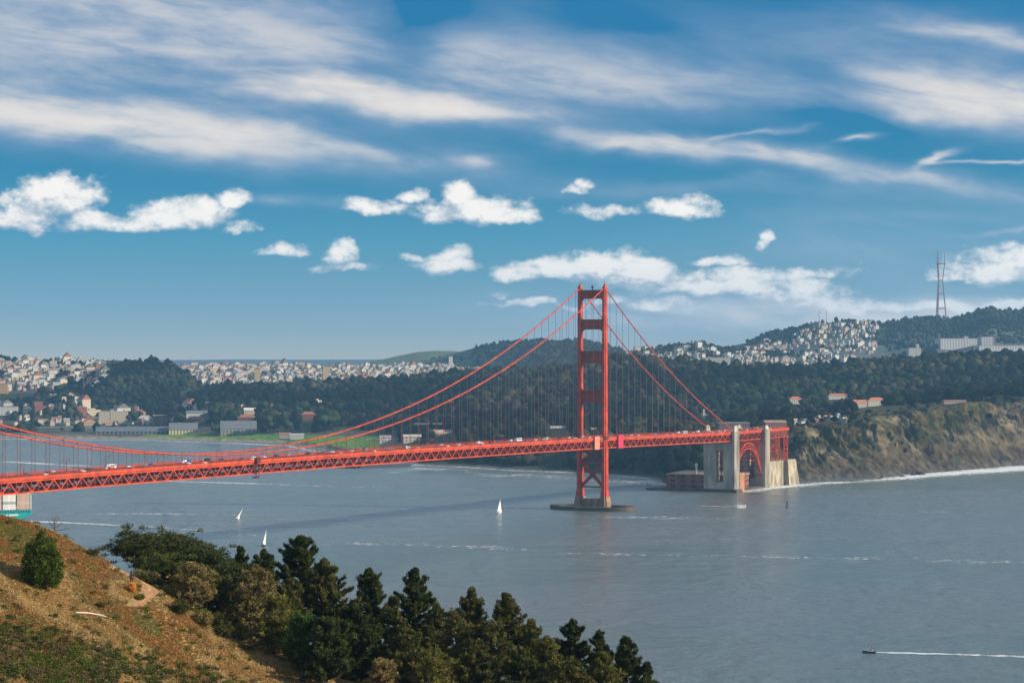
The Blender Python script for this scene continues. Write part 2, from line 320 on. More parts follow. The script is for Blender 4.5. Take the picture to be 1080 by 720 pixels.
def build_far():
    pxs = np.concatenate([np.arange(-250, 815, 2.4), np.arange(815, 1331, 1.1)]); Ys = np.concatenate([np.arange(2640, 3750, 3.4), np.geomspace(3756, 9500, 250), np.geomspace(9700, 18900, 50)])
    PX, YY = np.meshgrid(pxs, Ys); H = th(PX, YY); X = (PX - 540) / F * YY
    py = pyof(PX, YY, H)
    n0, n1 = H.shape
    gy, gx = np.gradient(H); slope = np.abs(np.gradient(H, axis=0) / np.gradient(YY, axis=0)); lat = np.abs(np.gradient(H, axis=1) / np.gradient(X, axis=1)); sl = np.hypot(slope, lat)
    C = np.zeros(H.shape + (3,)); C[:] = (.030, .042, .022)
    def put(m, col):
        m = np.clip(m, 0, 1)[..., None]; C[:] = C * (1 - m) + np.array(col) * m
    n1_ = fbm(X / 120, YY / 120, 4); n2 = fbm(X / 35, YY / 35, 4)
    far = YY > 5600
    put((far & (((PX < 100)) | ((PX > 165) & (PX < 480)))) * .6, (.10, .10, .095))
    put((YY > 6000) * (YY < 7600) * (PX > 640) * .7, (.13, .13, .12))
    put(((YY > 8200) & (PX > 330) & (PX < 530)) * 1.0, (.10, .13, .05))
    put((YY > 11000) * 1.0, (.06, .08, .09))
    # coastal flat on the bay side
    flat = (PX < 425) & (YY < 5400) & (H < 20)
    put(flat * .9, (.085, .09, .07)); put(flat * sm(.45, .6, n2) * .8, (.03, .045, .025)); put(flat * sm(.55, .62, n1_) * .7, (.14, .13, .115))
    gr = ((py > 457.3 + .9 * (fbm(PX / 25, YY * 0, 2) - .5)) & (py < 465) & (PX > 152) & (PX < 300)) | ((py > 457.5 + (PX - 300) * .035) & (py < 466 + (PX - 300) * .09) & (PX >= 300) & (PX < 400))
    put(gr * (H < 12) * 1.0, (.10, .20, .025)); put(gr * (H < 12) * sm(.45, .7, n2) * .5, (.16, .22, .05))
    ys = F * HC / (np.interp(PX, *SHORE) - YH)
    bch = sm(55, 10, (YY - ys)) * (PX < 440); put(bch * 1.0, (.30, .25, .19)); put(sm(30, 5, YY - ys) * (PX >= 440) * 1.0, (.10, .09, .08))
    # cliffs
    cl = sm(818, 845, PX) * sm(4000, 3600, YY)
    hf = H / np.interp(PX, *BASEH); rel = fbm(X / 22, YY / 80 + H / 40, 5, True); wx = X + H * .8
    put(cl, (.046, .034, .024))
    put(cl * sm(.55, .75, fbm(wx / 16, H / 45, 5, True)), (.085, .064, .040)); put(cl * sm(.62, .8, fbm(wx / 45 + 5, H / 70 + YY / 300, 4, True)) * sm(.25, .5, hf), (.16, .13, .085))
    put(cl * sm(.52, .68, fbm(X / 30, H / 20, 5)), (.016, .015, .016)); put(cl * sm(.55, .7, fbm(X / 12 + 3, H / 9, 4)) * .7, (.055, .058, .03))
    up_ = cl * sm(.42, .66, hf + (fbm(X / 40, YY / 40, 5) - .5) * .7 - np.clip(PX - 1000, 0, 80) * .006)
    put(up_ * .85, (.088, .070, .028)); put(up_ * sm(.48, .58, fbm(X / 30 + 7, YY / 45, 5)), (.028, .032, .015)); put(up_ * sm(.56, .66, fbm(X / 55 + 2, YY / 25, 4)), (.15, .12, .075)); put(up_ * sm(.5, .6, fbm(X / 9, YY / 14, 4)) * .7, (.035, .042, .02))
    put(cl * sm(12, 2, H), (.07, .062, .055))
    # toll plaza knoll
    put((PX > 740) * (PX < 840) * (H > 45) * (YY < 3300) * sm(.45, .6, n2) * .8, (.09, .085, .045))
    idx = np.arange(n0 * n1).reshape(n0, n1)
    q = np.stack([idx[:-1, :-1], idx[:-1, 1:], idx[1:, 1:], idx[1:, :-1]], -1).reshape(-1, 4)
    keep = H.ravel()[q].max(1) > -4; q = q[keep]
    V = np.stack([X, YY, H], -1).reshape(-1, 3)
    u, inv = np.unique(q, return_inverse=True)
    m = mat('land_cover', (.1, .1, .1), .95, .1, var=.6, vscale=.10, vcol=True, detail=10, bump=3.5)
    o = np_mesh('far_shore_terrain', V[u], inv.reshape(-1, 4), m, colors=C.reshape(-1, 3)[u], smooth=False)
    tag(o, kind='structure')
build_far()

# ------------------------------------------------------------------ water
def water():
    m = bpy.data.materials.new('bay_water'); m.use_nodes = True; N = NT(m.node_tree); b = m.node_tree.nodes['Principled BSDF']
    ob = N.n('ShaderNodeTexCoord').outputs['Object']
    big = N.noise(N.vm('MULTIPLY', ob, (.0011, .0032, 1)), 1.0, 5, .6, dist=.6)
    strk = N.noise(N.vm('MULTIPLY', ob, (.003, .022, 1)), 1.0, 5, .6, dist=.4)
    c = N.mix(N.mr(big, .36, .64), (.095, .140, .125), (.104, .128, .122))
    c = N.mix(N.mr(strk, .56, .72, 0, .5), c, (.125, .15, .142))
    m.node_tree.links.new(c, b.inputs['Base Color'])
    b.inputs['IOR'].default_value = 1.75
    rg = N.m('ADD', N.mr(big, .35, .65, .17, .26), N.mr(strk, .4, .65, -.03, .05)); m.node_tree.links.new(rg, b.inputs['Roughness'])
    w1 = N.noise(N.vm('MULTIPLY', ob, (.07, .05, 1)), 1.0, 5, .7, dist=.4)
    w2 = N.noise(N.vm('MULTIPLY', ob, (.25, .3, 1)), 1.0, 3, .65)
    w3 = N.noise(N.vm('MULTIPLY', ob, (.018, .010, 1)), 1.0, 4, .6, dist=.5)
    h = N.m('ADD', N.m('MULTIPLY', w1, 5.0), N.m('ADD', N.m('MULTIPLY', w2, .9), N.m('MULTIPLY', w3, 9.0)))
    st = N.mr(strk, .35, .6, .45, .85)
    bp = N.n('ShaderNodeBump', {'Height': h, 'Distance': 1.0, 'Strength': st}); m.node_tree.links.new(bp.outputs[0], b.inputs['Normal'])
    mb = MB(); mb.add([(-9500, 150, 0), (9500, 150, 0), (9500, 19500, 0), (-9500, 19500, 0)], [(0, 1, 2, 3)])
    tag(mb.build('water', m), kind='structure')
water()

# ------------------------------------------------------------------ forest and single far trees
def ico(sub):
    import bmesh
    bm = bmesh.new(); bmesh.ops.create_icosphere(bm, subdivisions=sub, radius=1); v = np.array([x.co[:] for x in bm.verts]); f = np.array([[q.index for q in p.verts] for p in bm.faces]); bm.free(); return v, f
IC1, IC2 = ico(1), ico(2)
def blobs(name, cen, rad, hgt, col, base, m, seed=1):
    v, f = base; rg = np.random.default_rng(seed); n = len(cen); nv = len(v)
    vr = 10; var = []
    for k in range(vr):
        r = 1 + (rg.random(nv) - .5) * .75; u = v * r[:, None]; u[:, 2] = np.where(u[:, 2] < 0, u[:, 2] * .8, u[:, 2]); var.append(u)
    var = np.array(var); pick = rg.integers(0, vr, n); a = rg.random(n) * 6.28
    U = var[pick]; ca, sa = np.cos(a)[:, None], np.sin(a)[:, None]
    X = U[..., 0] * ca - U[..., 1] * sa; Y = U[..., 0] * sa + U[..., 1] * ca
    V = np.stack([X * rad[:, None] + cen[:, None, 0], Y * rad[:, None] + cen[:, None, 1], U[..., 2] * hgt[:, None] + cen[:, None, 2]], -1)
    Fc = f[None] + (np.arange(n) * nv)[:, None, None]
    lv = 1 + (rg.random((n, nv)) - .5) * .5
    C = col[:, None, :] * lv[..., None]
    return np_mesh(name, V.reshape(-1, 3), Fc.reshape(-1, 3), m, colors=C.reshape(-1, 3))
LEAFFAR = mat('distant_foliage', (.05, .07, .03), .95, .05, var=.35, vscale=.22, vcol=True, detail=3)
def forest():
    rg = np.random.default_rng(11); n = 170000
    px = rg.uniform(-150, 1230, n); Y = rg.uniform(2700, 8500, n)
    wgt = np.where(Y < 6000, .55, .55); keep = rg.random(n) < wgt; px, Y = px[keep], Y[keep]
    h = th(px, Y); py = pyof(px, Y, h); h2 = th(px, Y + 30); py2 = pyof(px, Y + 30, h2)
    X = (px - 540) / F * Y
    nz = fbm(X / 150 + 5, Y / 150, 3); nf = fbm(X / 60, Y / 60, 3)
    face = (py2 < py + .25)
    ok = face & (h > 4)
    # clearings and towns
    city = ((px < 60) & (Y > 5500) & (nz > .40)) | ((px < 110) & (Y > 5900) & (nz > .42)) | ((px > 165) & (px < 500) & (Y > 5950) & (nz > .36)) | ((px > 640) & (Y > 5900) & (Y < 7300) & (nz > .38)) | ((px > 840) & (px < 935) & (Y > 7300) & (nz > .45) & (py > 340) & (px < 1700)) | ((px > 740) & (px < 860) & (Y > 7300) & (py > 362))
    flat = (px < 425) & (Y < 5350) & (h < 24) & (nf < .53)
    lawn = (px > 150) & (px < 425) & (Y < 4700) & (h < 14)
    cy_ = np.interp(px, [832, 860, 900, 930, 960, 1080], [450, 446, 440, 430, 424, 423]); cliff = (px > 832) & (py > cy_) & ~((py < cy_ + 26) & (rg.random(len(px)) < .10) & (nf > .5)) & (Y < 4200)
    toll = (px > 735) & (px < 842) & (Y < 3050) & (h > 38) & (nf < .55)
    shore = (Y - F * HC / (np.interp(px, *SHORE) - YH)) < np.where(px < 440, 120, 25)
    green = (Y > 8200) & (px < 480)
    ok &= ~(city | flat | lawn | cliff | toll | shore | green)
    px, Y, h, X, nz, nf = [a[ok] for a in (px, Y, h, X, nz, nf)]
    pal = np.array([(.007, .013, .010), (.010, .017, .009), (.016, .022, .011), (.034, .033, .017), (.030, .025, .019), (.006, .012, .010)])
    n = len(px); k = np.clip((fbm(X / 110, Y / 110, 3) * 8.5 - 1.8 + rg.normal(0, .9, n)), 0, 5).astype(int)
    col = pal[k] * (rg.uniform(.7, 1.35, n) * (.34 + 1.05 * sm(.3, .7, fbm(X / 240 + 9, Y / 240, 3))))[:, None]
    rad = (4.0 + 7.5 * rg.random(n) ** 2.2) * np.where(Y > 6000, .8, 1); hg = rad * rg.uniform(.7, 1.25, n); sb = (px > 832) & (Y < 3600); rad = np.where(sb, rad * .5, rad); hg = np.where(sb, hg * .4, hg)
    exk = np.zeros(n, bool)
    for (a, b, yb) in EXC: exk |= (px > a - 1.2) & (px < b + 1.2) & (Y > yb - (420 if b - a > 5 and yb < 5600 else 170)) & (Y < yb + 40)
    exk = ~exk; px, Y, h, X, rad, hg, col = [q[exk] for q in (px, Y, h, X, rad, hg, col)]
    cen = np.stack([X, Y, h + hg * .55], -1)
    near = Y < 4600
    a = blobs('forest', cen[near], rad[near], hg[near], col[near], IC2, LEAFFAR, 2); tag(a, kind='stuff')
    b = blobs('distant_forest', cen[~near], rad[~near], hg[~near], col[~near], IC1, LEAFFAR, 3); tag(b, kind='stuff')
    print('forest', near.sum(), (~near).sum())
def far_tree(px, py, wpx, hpx, label, colr=(.03, .045, .02)):
    x, y, z = hit(px, py); s = y / F; r = wpx * s / 2; H = hpx * s; y -= 25; x = (px - 540) / F * y; z = gz(x, y)
    e = empty('tree', (x, y, z)); tag(e, label, 'tree', 'dark trees standing among the shoreline buildings')
    mb = MB(); mb.tube([(0, 0, -.5), (.2, 0, H * .35), (0, .2, H * .7)], [.5, .4, .2], 6); mb.build('trunk', mat('dull_bark', (.07, .055, .04), .9), e)
    rg = np.random.default_rng(int(px * 7)); n = 9
    cen = np.stack([rg.normal(0, r * .38, n), rg.normal(0, r * .38, n), rg.uniform(.38, .8, n) * H], -1); rad = rg.uniform(.4, .6, n) * r; hg = rad * rg.uniform(.8, 1.2, n)
    c = blobs('crown', cen, rad, hg, np.tile(np.array(colr), (n, 1)) * rg.uniform(.8, 1.3, n)[:, None], IC2, LEAFFAR, int(px)); c.parent = e
for px, py, wpx, hpx, lab in [(139,447,12,15,'broad dark tree behind the cream barracks row'),(147,444,10,13,'smaller dark tree touching the broad one by the brick barracks'),
   (227,457,10,15,'round dark tree between the two long grey hangar roofs'),(228,441,16,20,'tall dark tree above the hangars beside the red brick block'),(282,455,12,22,'dark tree at the end of the long hangar'),
   (276,440,14,18,'dense tree between two brick barracks blocks'),(313,442,13,15,'dark tree in front of the last brick barracks'),(36,446,10,7,'small dark tree near the domed cream building'),
   (50,448,6,6,'little tree beside the orange roofed house'),(14,442,8,8,'bushy tree in front of the long white building'),(190,448,13,13,'dark tree between brick barracks and white block'),
   (300,453,16,20,'big green tree rising above the grass field edge'),(170,444,8,9,'small tree before the brick barracks wall'),(345,452,22,22,'wide dark tree close to the end of the green field')]:
    far_tree(px, py, wpx, hpx, lab)

# ------------------------------------------------------------------ far houses
EXC = []
HP = {'white': (.60, .58, .53), 'cream': (.60, .50, .37), 'grey': (.36, .37, .38), 'tan': (.48, .38, .28), 'pink': (.55, .38, .33), 'brown': (.24, .11, .075)}
ROOFS = [(.16, .15, .15), (.28, .26, .24), (.30, .12, .08), (.10, .10, .11)]
def house_geo(w_, d, h, kind):
    mb = MB(); mb.box(-w_ / 2, w_ / 2, -d / 2, d / 2, -6, h, 0)
    if kind == 0: mb.box(-w_ / 2 - .3, w_ / 2 + .3, -d / 2 - .3, d / 2 + .3, h, h + .7, 1)
    elif kind == 1:
        r = h + w_ * .32; e = .4; x = w_ / 2 + e; y = d / 2 + e
        mb.add([(-x, -y, h), (x, -y, h), (x, y, h), (-x, y, h), (0, -y, r), (0, y, r)], [(0, 1, 4), (2, 3, 5), (1, 2, 5, 4), (3, 0, 4, 5), (3, 2, 1, 0)], 1)
    else:
        mb.box(-w_ / 2 - .2, w_ / 2 + .2, -d / 2 - .2, d / 2 + .2, h, h + .5, 1); mb.box(-w_ * .25, w_ * .2, -d * .2, d * .2, h + .5, h + 3, 0)
    return mb
def city():
    rg = np.random.default_rng(5)
    zones = [ # px0, px1, Y0, Y1, n, ytest, region words
      (-30, 112, 5450, 6350, 900, lambda p, q, nz: (q < 412) & (nz > .40), 'on the crowded hillside above the marina'),
      (-30, 90, 5150, 5450, 60, lambda p, q, nz: (nz > .47), 'on the lower marina slope'),
      (165, 510, 6050, 7420, 2600, lambda p, q, nz: (nz > .33) & (q < 405 - .0 * p), 'in the dense district behind the wooded ridge'),
      (150, 175, 5700, 6400, 12, lambda p, q, nz: q < 390, 'on top of the wooded hill'),
      (560, 640, 6600, 7400, 90, lambda p, q, nz: q > 370, 'seen between the bridge cables'),
      (655, 900, 6100, 7050, 1100, lambda p, q, nz: (nz > .33), 'in the pale district behind the forest ridge'),
      (-25, 350, 4650, 5350, 120, lambda p, q, nz: (q > 429) & (q < 449), 'among the trees along the flat bay shore'),
      (715, 838, 2960, 3200, 16, lambda p, q, nz: q > 438, 'at the far end of the bridge deck'),
      (838, 905, 3080, 3350, 12, lambda p, q, nz: (q > 434) & (q < 449), 'on the grassy bluff above the cliff'),
      (800, 925, 7250, 8150, 330, lambda p, q, nz: (nz > .42) & (q > 341), 'on the slope of the high hill')]
    items = []
    h0 = 0
    for zi, (p0, p1, y0, y1, n, tst, words) in enumerate(zones):
        px = rg.uniform(p0, p1, n * 3); Y = rg.uniform(y0, y1, n * 3); X = (px - 540) / F * Y; h = th(px, Y); py = pyof(px, Y, h); h0 = h
        nz = fbm(X / 150 + 5, Y / 150, 3); py2 = pyof(px, Y + 40, th(px, Y + 40))
        ok = tst(px, py, nz) & (py2 < py + .3) & (h > 5)
        ok = np.where(ok)[0][:n]
        for i in ok: items.append((X[i], Y[i], h[i], zi))
    rg.shuffle(items)
    big = []
    names = ['white', 'cream', 'grey', 'tan', 'pink', 'brown']; pr = [.40, .2, .16, .12, .06, .06]
    facs = {k: mat('stucco_' + k, HP[k], .85, .2, facade=(3.1, 3.2, tuple(c * .32 for c in HP[k]))) for k in names}
    rfs = [mat('roofing_%s' % s, c, .9) for s, c in zip(('slate', 'gravel', 'clay', 'tar'), ROOFS)]
    allh = []
    for (x, y, z, zi) in items:
        k = names[rg.choice(6, p=pr)]; apt = rg.random() < .14
        if zi == 6: k = names[rg.choice([0, 1, 5, 5, 4])]
        w_, d, h = (rg.uniform(16, 34), rg.uniform(12, 20), rg.uniform(12, 24)) if apt else (rg.uniform(7, 13), rg.uniform(10, 15), rg.uniform(7, 12))
        if zi in (0, 2, 4, 5): w_, d, h = w_ * .72, d * .72, h * .68
        if zi == 7: k = ['brown', 'grey', 'tan'][rg.integers(0, 3)]
        if zi in (7, 8): w_, d, h = min(w_, 14), 9, min(h * .45, 4.5)
        if zi in (6, 7, 8): EXC.append(((x / y * F + 540) - 1, (x / y * F + 540) + 1, y))
        if zi == 6: h *= .75
        if zi == 9: w_, d, h = w_ * .62, d * .6, h * .6
        allh.append((w_ * h / y / y, x, y, z, zi, k, w_, d, h, int(rg.integers(0, 3)), int(rg.choice(4, p=[.3, .35, .2, .15])), rg.choice([0.75, 0.5]) + rg.normal(0, .1)))
    allh.sort(key=lambda t: -t[0])
    protos = {}
    for q in allh[:285]:
        _, x, y, z, zi, k, w_, d, h, kd, rf, rz = q
        key = (k, kd, rf, int(w_ > 15))
        if key not in protos:
            o = house_geo(w_, d, h, kd).build('house' if w_ < 15 else 'apartment_block', [facs[k], rfs[rf]]); protos[key] = (o, w_, d, h)
        else:
            p, pw, pd, ph = protos[key]; o = p.copy(); COL.objects.link(o); o.scale = (w_ / pw, d / pd, h / ph)
        o.location = (x, y, z); o.rotation_euler = (0, 0, rz)
        rn = ('slate', 'pale gravel', 'red clay', 'black tar')[rf]; sh = ('flat', 'gabled', 'stepped')[kd]; ty = 'apartment block' if w_ > 15 else 'house'
        tag(o, '%s %s with %s %s roof %s' % (k, ty, sh, rn, zones[zi][6]), 'building', 'city buildings %s' % zones[zi][6])
    mb = MB(); fl = [facs[k] for k in names] + rfs
    for q in allh[285:]:
        _, x, y, z, zi, k, w_, d, h, kd, rf, rz = q
        g = house_geo(w_, d, h, kd); c, s = math.cos(rz), math.sin(rz); o = len(mb.v)
        mb.v += [(x + a * c - b * s, y + a * s + b * c, z + e) for a, b, e in g.v]; mb.f += [tuple(i + o for i in f) for f in g.f]
        mb.mi += [names.index(k) if m == 0 else 6 + rf for m in g.mi]
    tag(mb.build('distant_houses', fl), kind='stuff')
    print('houses', len(allh), [sum(1 for t in allh if t[4] == i) for i in range(10)])
city()

def landmark(name, label, px0, px1, ytop, ybase, depth=14, wall=(.6, .58, .52), roof=(.2, .19, .19), rk='flat', win=(3.4, 3.6), cat='building', Y=None, group=None, rz=0.14, winc=None, tower=None, rh=None):
    pc = (px0 + px1) / 2; x, y, z = hit(pc, ybase)
    if Y: x, y, z = (pc - 540) / F * Y, Y, HC - (ybase - YH) / F * Y
    EXC.append((px0, px1, y)); s = y / F; W_ = (px1 - px0) * s; H = (ybase - ytop) * s
    e = empty(name, (x, y + depth / 2, z), rz); tag(e, label, cat, group)
    mw = mat('wall_%.2f_%.2f_%.2f' % wall, wall, .85, .2, facade=(win[0], win[1], winc or tuple(c * .3 for c in wall)))
    mr_ = mat('roof_%.2f_%.2f_%.2f' % roof, roof, .85, .2, var=.15, vscale=.2)
    if name == 'hangar': rh = H * .6
    rh = rh or (H * .35 if rk != 'flat' else .8); hb = H - (rh if rk != 'flat' else 0)
    m = MB(); m.box(-W_ / 2, W_ / 2, -depth / 2, depth / 2, -12, hb, 0); m.build('wall', mw, e)
    m = MB(); X_, D_ = W_ / 2 + .5, depth / 2 + .5
    if rk == 'flat': m.box(-X_, X_, -D_, D_, hb, hb + .8)
    elif rk == 'hip':
        q = min(X_ * .8, D_); m.add([(-X_, -D_, hb), (X_, -D_, hb), (X_, D_, hb), (-X_, D_, hb), (-X_ + q, 0, hb + rh), (X_ - q, 0, hb + rh)], [(0, 1, 5, 4), (1, 2, 5), (2, 3, 4, 5), (3, 0, 4), (3, 2, 1, 0)])
    else: m.add([(-X_, -D_, hb), (X_, -D_, hb), (X_, D_, hb), (-X_, D_, hb), (-X_, 0, hb + rh), (X_, 0, hb + rh)], [(0, 1, 5, 4), (2, 3, 4, 5), (1, 2, 5), (3, 0, 4), (3, 2, 1, 0)])
    m.build('roof', mr_, e)
    if tower:
        a, b, top = tower; m = MB(); a = (a - pc) * s; b = (b - pc) * s; m.box(a, b, -depth / 2 - .4, -depth / 2 - .4 + (b - a), -12, (ybase - top) * s); m.box(a - .3, b + .3, -depth / 2 - .7, -depth / 2 - .1 + (b - a), (ybase - top) * s, (ybase - top) * s + .8); m.build('tower', mw, e)
    return e
BR, RED, CRM, WHT, GRY = (.20, .085, .06), (.34, .13, .08), (.62, .54, .40), (.66, .64, .58), (.15, .16, .18)
landmark('hangar', 'long pale hangar with grey roof behind the grass field, nearest to the beach bend', 177, 207, 446, 458, 40, (.72, .62, .38), GRY, 'gable', win=(6, 30), cat='hangar')
landmark('hangar', 'very long grey roofed hangar row with pale patchy walls beside the grass field', 231, 269, 444, 458, 45, (.30, .29, .26), GRY, 'gable', win=(7, 5), cat='hangar')
landmark('hangar', 'low grey roofed hangar at the end of the parking lot', 100, 176, 450, 458, 40, (.17, .18, .2), (.12, .14, .17), 'gable', win=(8, 30), cat='hangar')
landmark('barracks', 'long cream mission style block with stepped walls near the dark trees', 104, 137, 434, 446, 16, CRM, WHT, 'flat', tower=(116, 119, 432))
landmark('barracks', 'cream barracks with reddish roof left of the brick row', 141, 153, 432, 439, 16, CRM, RED, 'hip')
landmark('barracks', 'red brick barracks with pale roof nearest the cream block', 145, 160, 438, 447, 15, BR, (.42, .36, .3), 'hip', group=None)
landmark('barracks', 'wide red brick barracks with a pale cream cornice', 161, 176, 438, 448, 15, BR, (.5, .42, .34), 'flat')
landmark('barracks', 'dim red brick barracks below the white block', 196, 214, 439, 448, 15, BR, (.25, .12, .09), 'hip')
landmark('barracks', 'white long block with pale windows above the brick barracks', 196, 218, 433, 440, 14, WHT, GRY, 'gable')
landmark('barracks', 'broad red brick barracks under the cream gabled roof', 250, 270, 437, 446, 16, BR, (.30, .12, .09), 'hip')
landmark('house', 'cream house with pale gable above the broad brick barracks', 257, 272, 430, 437, 12, CRM, WHT, 'gable', cat='house')
landmark('barracks', 'red brick barracks between two dark trees', 293, 308, 434, 444, 15, BR, (.32, .13, .09), 'hip')
landmark('barracks', 'last red brick barracks toward the forest', 316, 333, 434, 443, 15, (.24, .10, .07), (.3, .14, .1), 'hip')
landmark('station_house', 'white boathouse with arched grey roof near the field', 305, 320, 457, 463, 18, (.55, .53, .5), (.35, .36, .37), 'gable')
landmark('station_house', 'boathouse with a dull red roof touching the white one', 294, 306, 456, 462, 18, (.4, .36, .34), (.30, .13, .1), 'gable')
landmark('long_building', 'long white building with brown roof at the waterside', -20, 18, 429, 438, 20, WHT, (.3, .2, .15), 'flat')
landmark('rotunda_building', 'cream square building with low dome and three bays', 23.5, 33, 429, 435.5, 24, (.66, .60, .45), (.5, .48, .42), 'hip', win=(5, 8))
landmark('house', 'cream house under an orange roof by the long road', 88, 100, 443, 449, 16, (.6, .5, .34), (.55, .25, .08), 'hip', cat='house')
landmark('house', 'white gabled house pair by the small dark tree', 54, 64, 440, 446, 14, WHT, (.3, .16, .12), 'gable', cat='house')
landmark('house', 'small white house at the end of the gabled pair', 67, 73, 441, 446, 12, WHT, (.4, .38, .36), 'gable', cat='house')
landmark('shed', 'low pink roofed shed beside the gabled houses', 39, 50, 442, 446, 14, CRM, (.45, .24, .18), 'gable', cat='shed')
landmark('shed', 'low white boat shed near the long road', 44, 52, 446.5, 449, 12, WHT, (.6, .58, .55), 'gable', cat='shed')
landmark('shed', 'tiny shed with a red roof below the cream barracks', 111, 123, 444, 448.5, 12, (.6, .42, .3), (.5, .22, .12), 'gable', cat='shed')
landmark('tower_block', 'orange tan apartment tower on the marina slope', -8, 7.5, 404.5, 415, 22, (.55, .33, .16), (.3, .2, .15), 'flat')
landmark('tower_block', 'tan apartment tower standing over the dense district', 340, 347, 386.5, 398, 22, (.62, .48, .28), (.4, .3, .2), 'flat', Y=6500)
landmark('tower_block', 'tallest tan block with white lower annex above the dense district', 314, 321, 382, 389, 22, (.6, .5, .38), (.4, .3, .2), 'flat', Y=7300)
landmark('tower_block', 'wide grey slab apartment building on the skyline of the dense district', 303, 332, 383, 388.5, 20, (.4, .39, .4), (.3, .3, .3), 'flat', Y=7380)
landmark('tower_block', 'ochre tower with pale foot in the middle of the district', 268, 274, 389, 397, 20, (.62, .45, .2), (.4, .3, .2), 'flat', Y=6600)
landmark('church', 'white slender church tower with long hall below the green hill', 466, 478, 383, 388, 24, WHT, (.5, .48, .45), 'gable', Y=7350, tower=(473, 477, 376), cat='church')
landmark('hospital', 'long pale slab hospital with a bright end wall above the forest', 741, 770, 377, 383, 22, (.50, .47, .42), (.5, .48, .45), 'flat', Y=6000)
landmark('campus_block', 'huge pale stepped campus block below the mast hill', 990, 1030, 357, 368, 60, (.62, .60, .60), (.4, .4, .4), 'flat', win=(9, 5), tower=(1016, 1020, 355))
landmark('campus_block', 'long lower wing of the pale campus stretching past the frame', 1030, 1120, 364.5, 374, 50, (.60, .58, .58), (.4, .4, .4), 'flat', win=(9, 5))
landmark('campus_block', 'rear tower of the pale campus block', 1034, 1047, 355.5, 366, 40, (.52, .50, .50), (.4, .4, .4), 'flat', win=(9, 5))
landmark('church', 'pale twin towered church in front of the mast hill', 958, 971, 367, 376, 22, (.58, .54, .48), (.4, .4, .4), 'flat', tower=(966, 969, 363), cat='church')
landmark('officers_house', 'white house with a red roof alone among the trees', 832, 846, 418, 426, 14, WHT, (.5, .16, .10), 'hip')
landmark('officers_house', 'white row with red roofs at the forest edge', 873, 898, 415, 421, 12, WHT, (.5, .18, .10), 'hip')
landmark('officers_house', 'bright white house with red roof, right of the lower pair', 915, 934, 419, 428, 14, (.7, .66, .56), (.5, .20, .11), 'hip')
landmark('officers_house', 'cream gabled house with red roof, left of the lower pair', 900, 914, 421.5, 430, 14, (.68, .62, .5), (.5, .2, .11), 'gable')
landmark('battery_hall', 'low pinkish flat hall on the cliff top', 995, 1019, 422.5, 425.5, 12, (.5, .36, .3), (.55, .33, .26), 'flat')
landmark('row_house', 'white gabled row of small houses behind the bridge deck', 573, 603, 449, 456, 12, (.55, .52, .5), (.35, .33, .33), 'gable', win=(6, 5), Y=3600)
landmark('row_house', 'row of pale shore houses above the deck, near the warehouse', 425, 447, 458, 465, 14, (.6, .55, .46), (.5, .42, .36), 'gable', win=(6, 5), Y=3750)
landmark('row_house', 'brick and pale shore houses with mixed roofs above the deck', 455, 483, 453, 464, 14, (.40, .25, .18), (.45, .3, .25), 'gable', win=(5, 4), Y=3800)
landmark('row_house', 'small white houses at the end of the green field', 400, 412, 459, 465, 14, (.6, .56, .5), (.35, .3, .28), 'gable', win=(6, 5), Y=3850)
landmark('row_house', 'small pink roofed houses behind the tower legs', 618, 634, 451, 457, 12, (.6, .5, .42), (.45, .28, .22), 'gable', win=(6, 5), Y=3500)
landmark('lighthouse_station', 'white domed lookout house near the bridge end', 738, 748, 436, 442, 10, (.62, .6, .55), (.4, .38, .35), 'hip', tower=(741, 743, 432), cat='lookout')
landmark('toll_office', 'long dark office with pale roof at the bridge end', 757, 790, 446, 450.5, 16, (.16, .14, .14), (.30, .28, .27), 'flat', Y=2960, cat='office')
landmark('toll_office', 'reddish hall beside the road at the bridge end', 806, 829, 443, 450, 16, (.26, .14, .12), (.32, .22, .2), 'gable', Y=2960, cat='office')
# viaduct road behind the shore houses
def elevated_road(px0, px1, py, Y, label, ht=8):
    z = HC - (py - YH) / F * Y; x0, x1 = (px0 - 540) / F * Y, (px1 - 540) / F * Y
    e = empty('viaduct', ((x0 + x1) / 2, Y, 0)); tag(e, label, 'viaduct'); L = (x1 - x0) / 2
    m = MB(); m.box(-L, L, -7, 7, z - 1.3, z); m.box(-L, L, -7.3, -6.9, z, z + 1); m.build('road_deck', mat('pale_concrete', (.42, .40, .36), .85, .2, var=.15, vscale=.1), e)
    x = -L + 6
    while x < L:
        g = gz(x + (x0 + x1) / 2, Y)
        m = MB(); m.box(x - .8, x + .8, -4, 4, g - 3, z - 1.3); m.build('pier', MATS['pale_concrete'], e); x += 28
elevated_road(437, 500, 446.5, 3950, 'pale elevated road on piers behind the shore houses')
elevated_road(-60, 100, 450.6, 4760, 'long low elevated road crossing behind the bay shore')

forest()
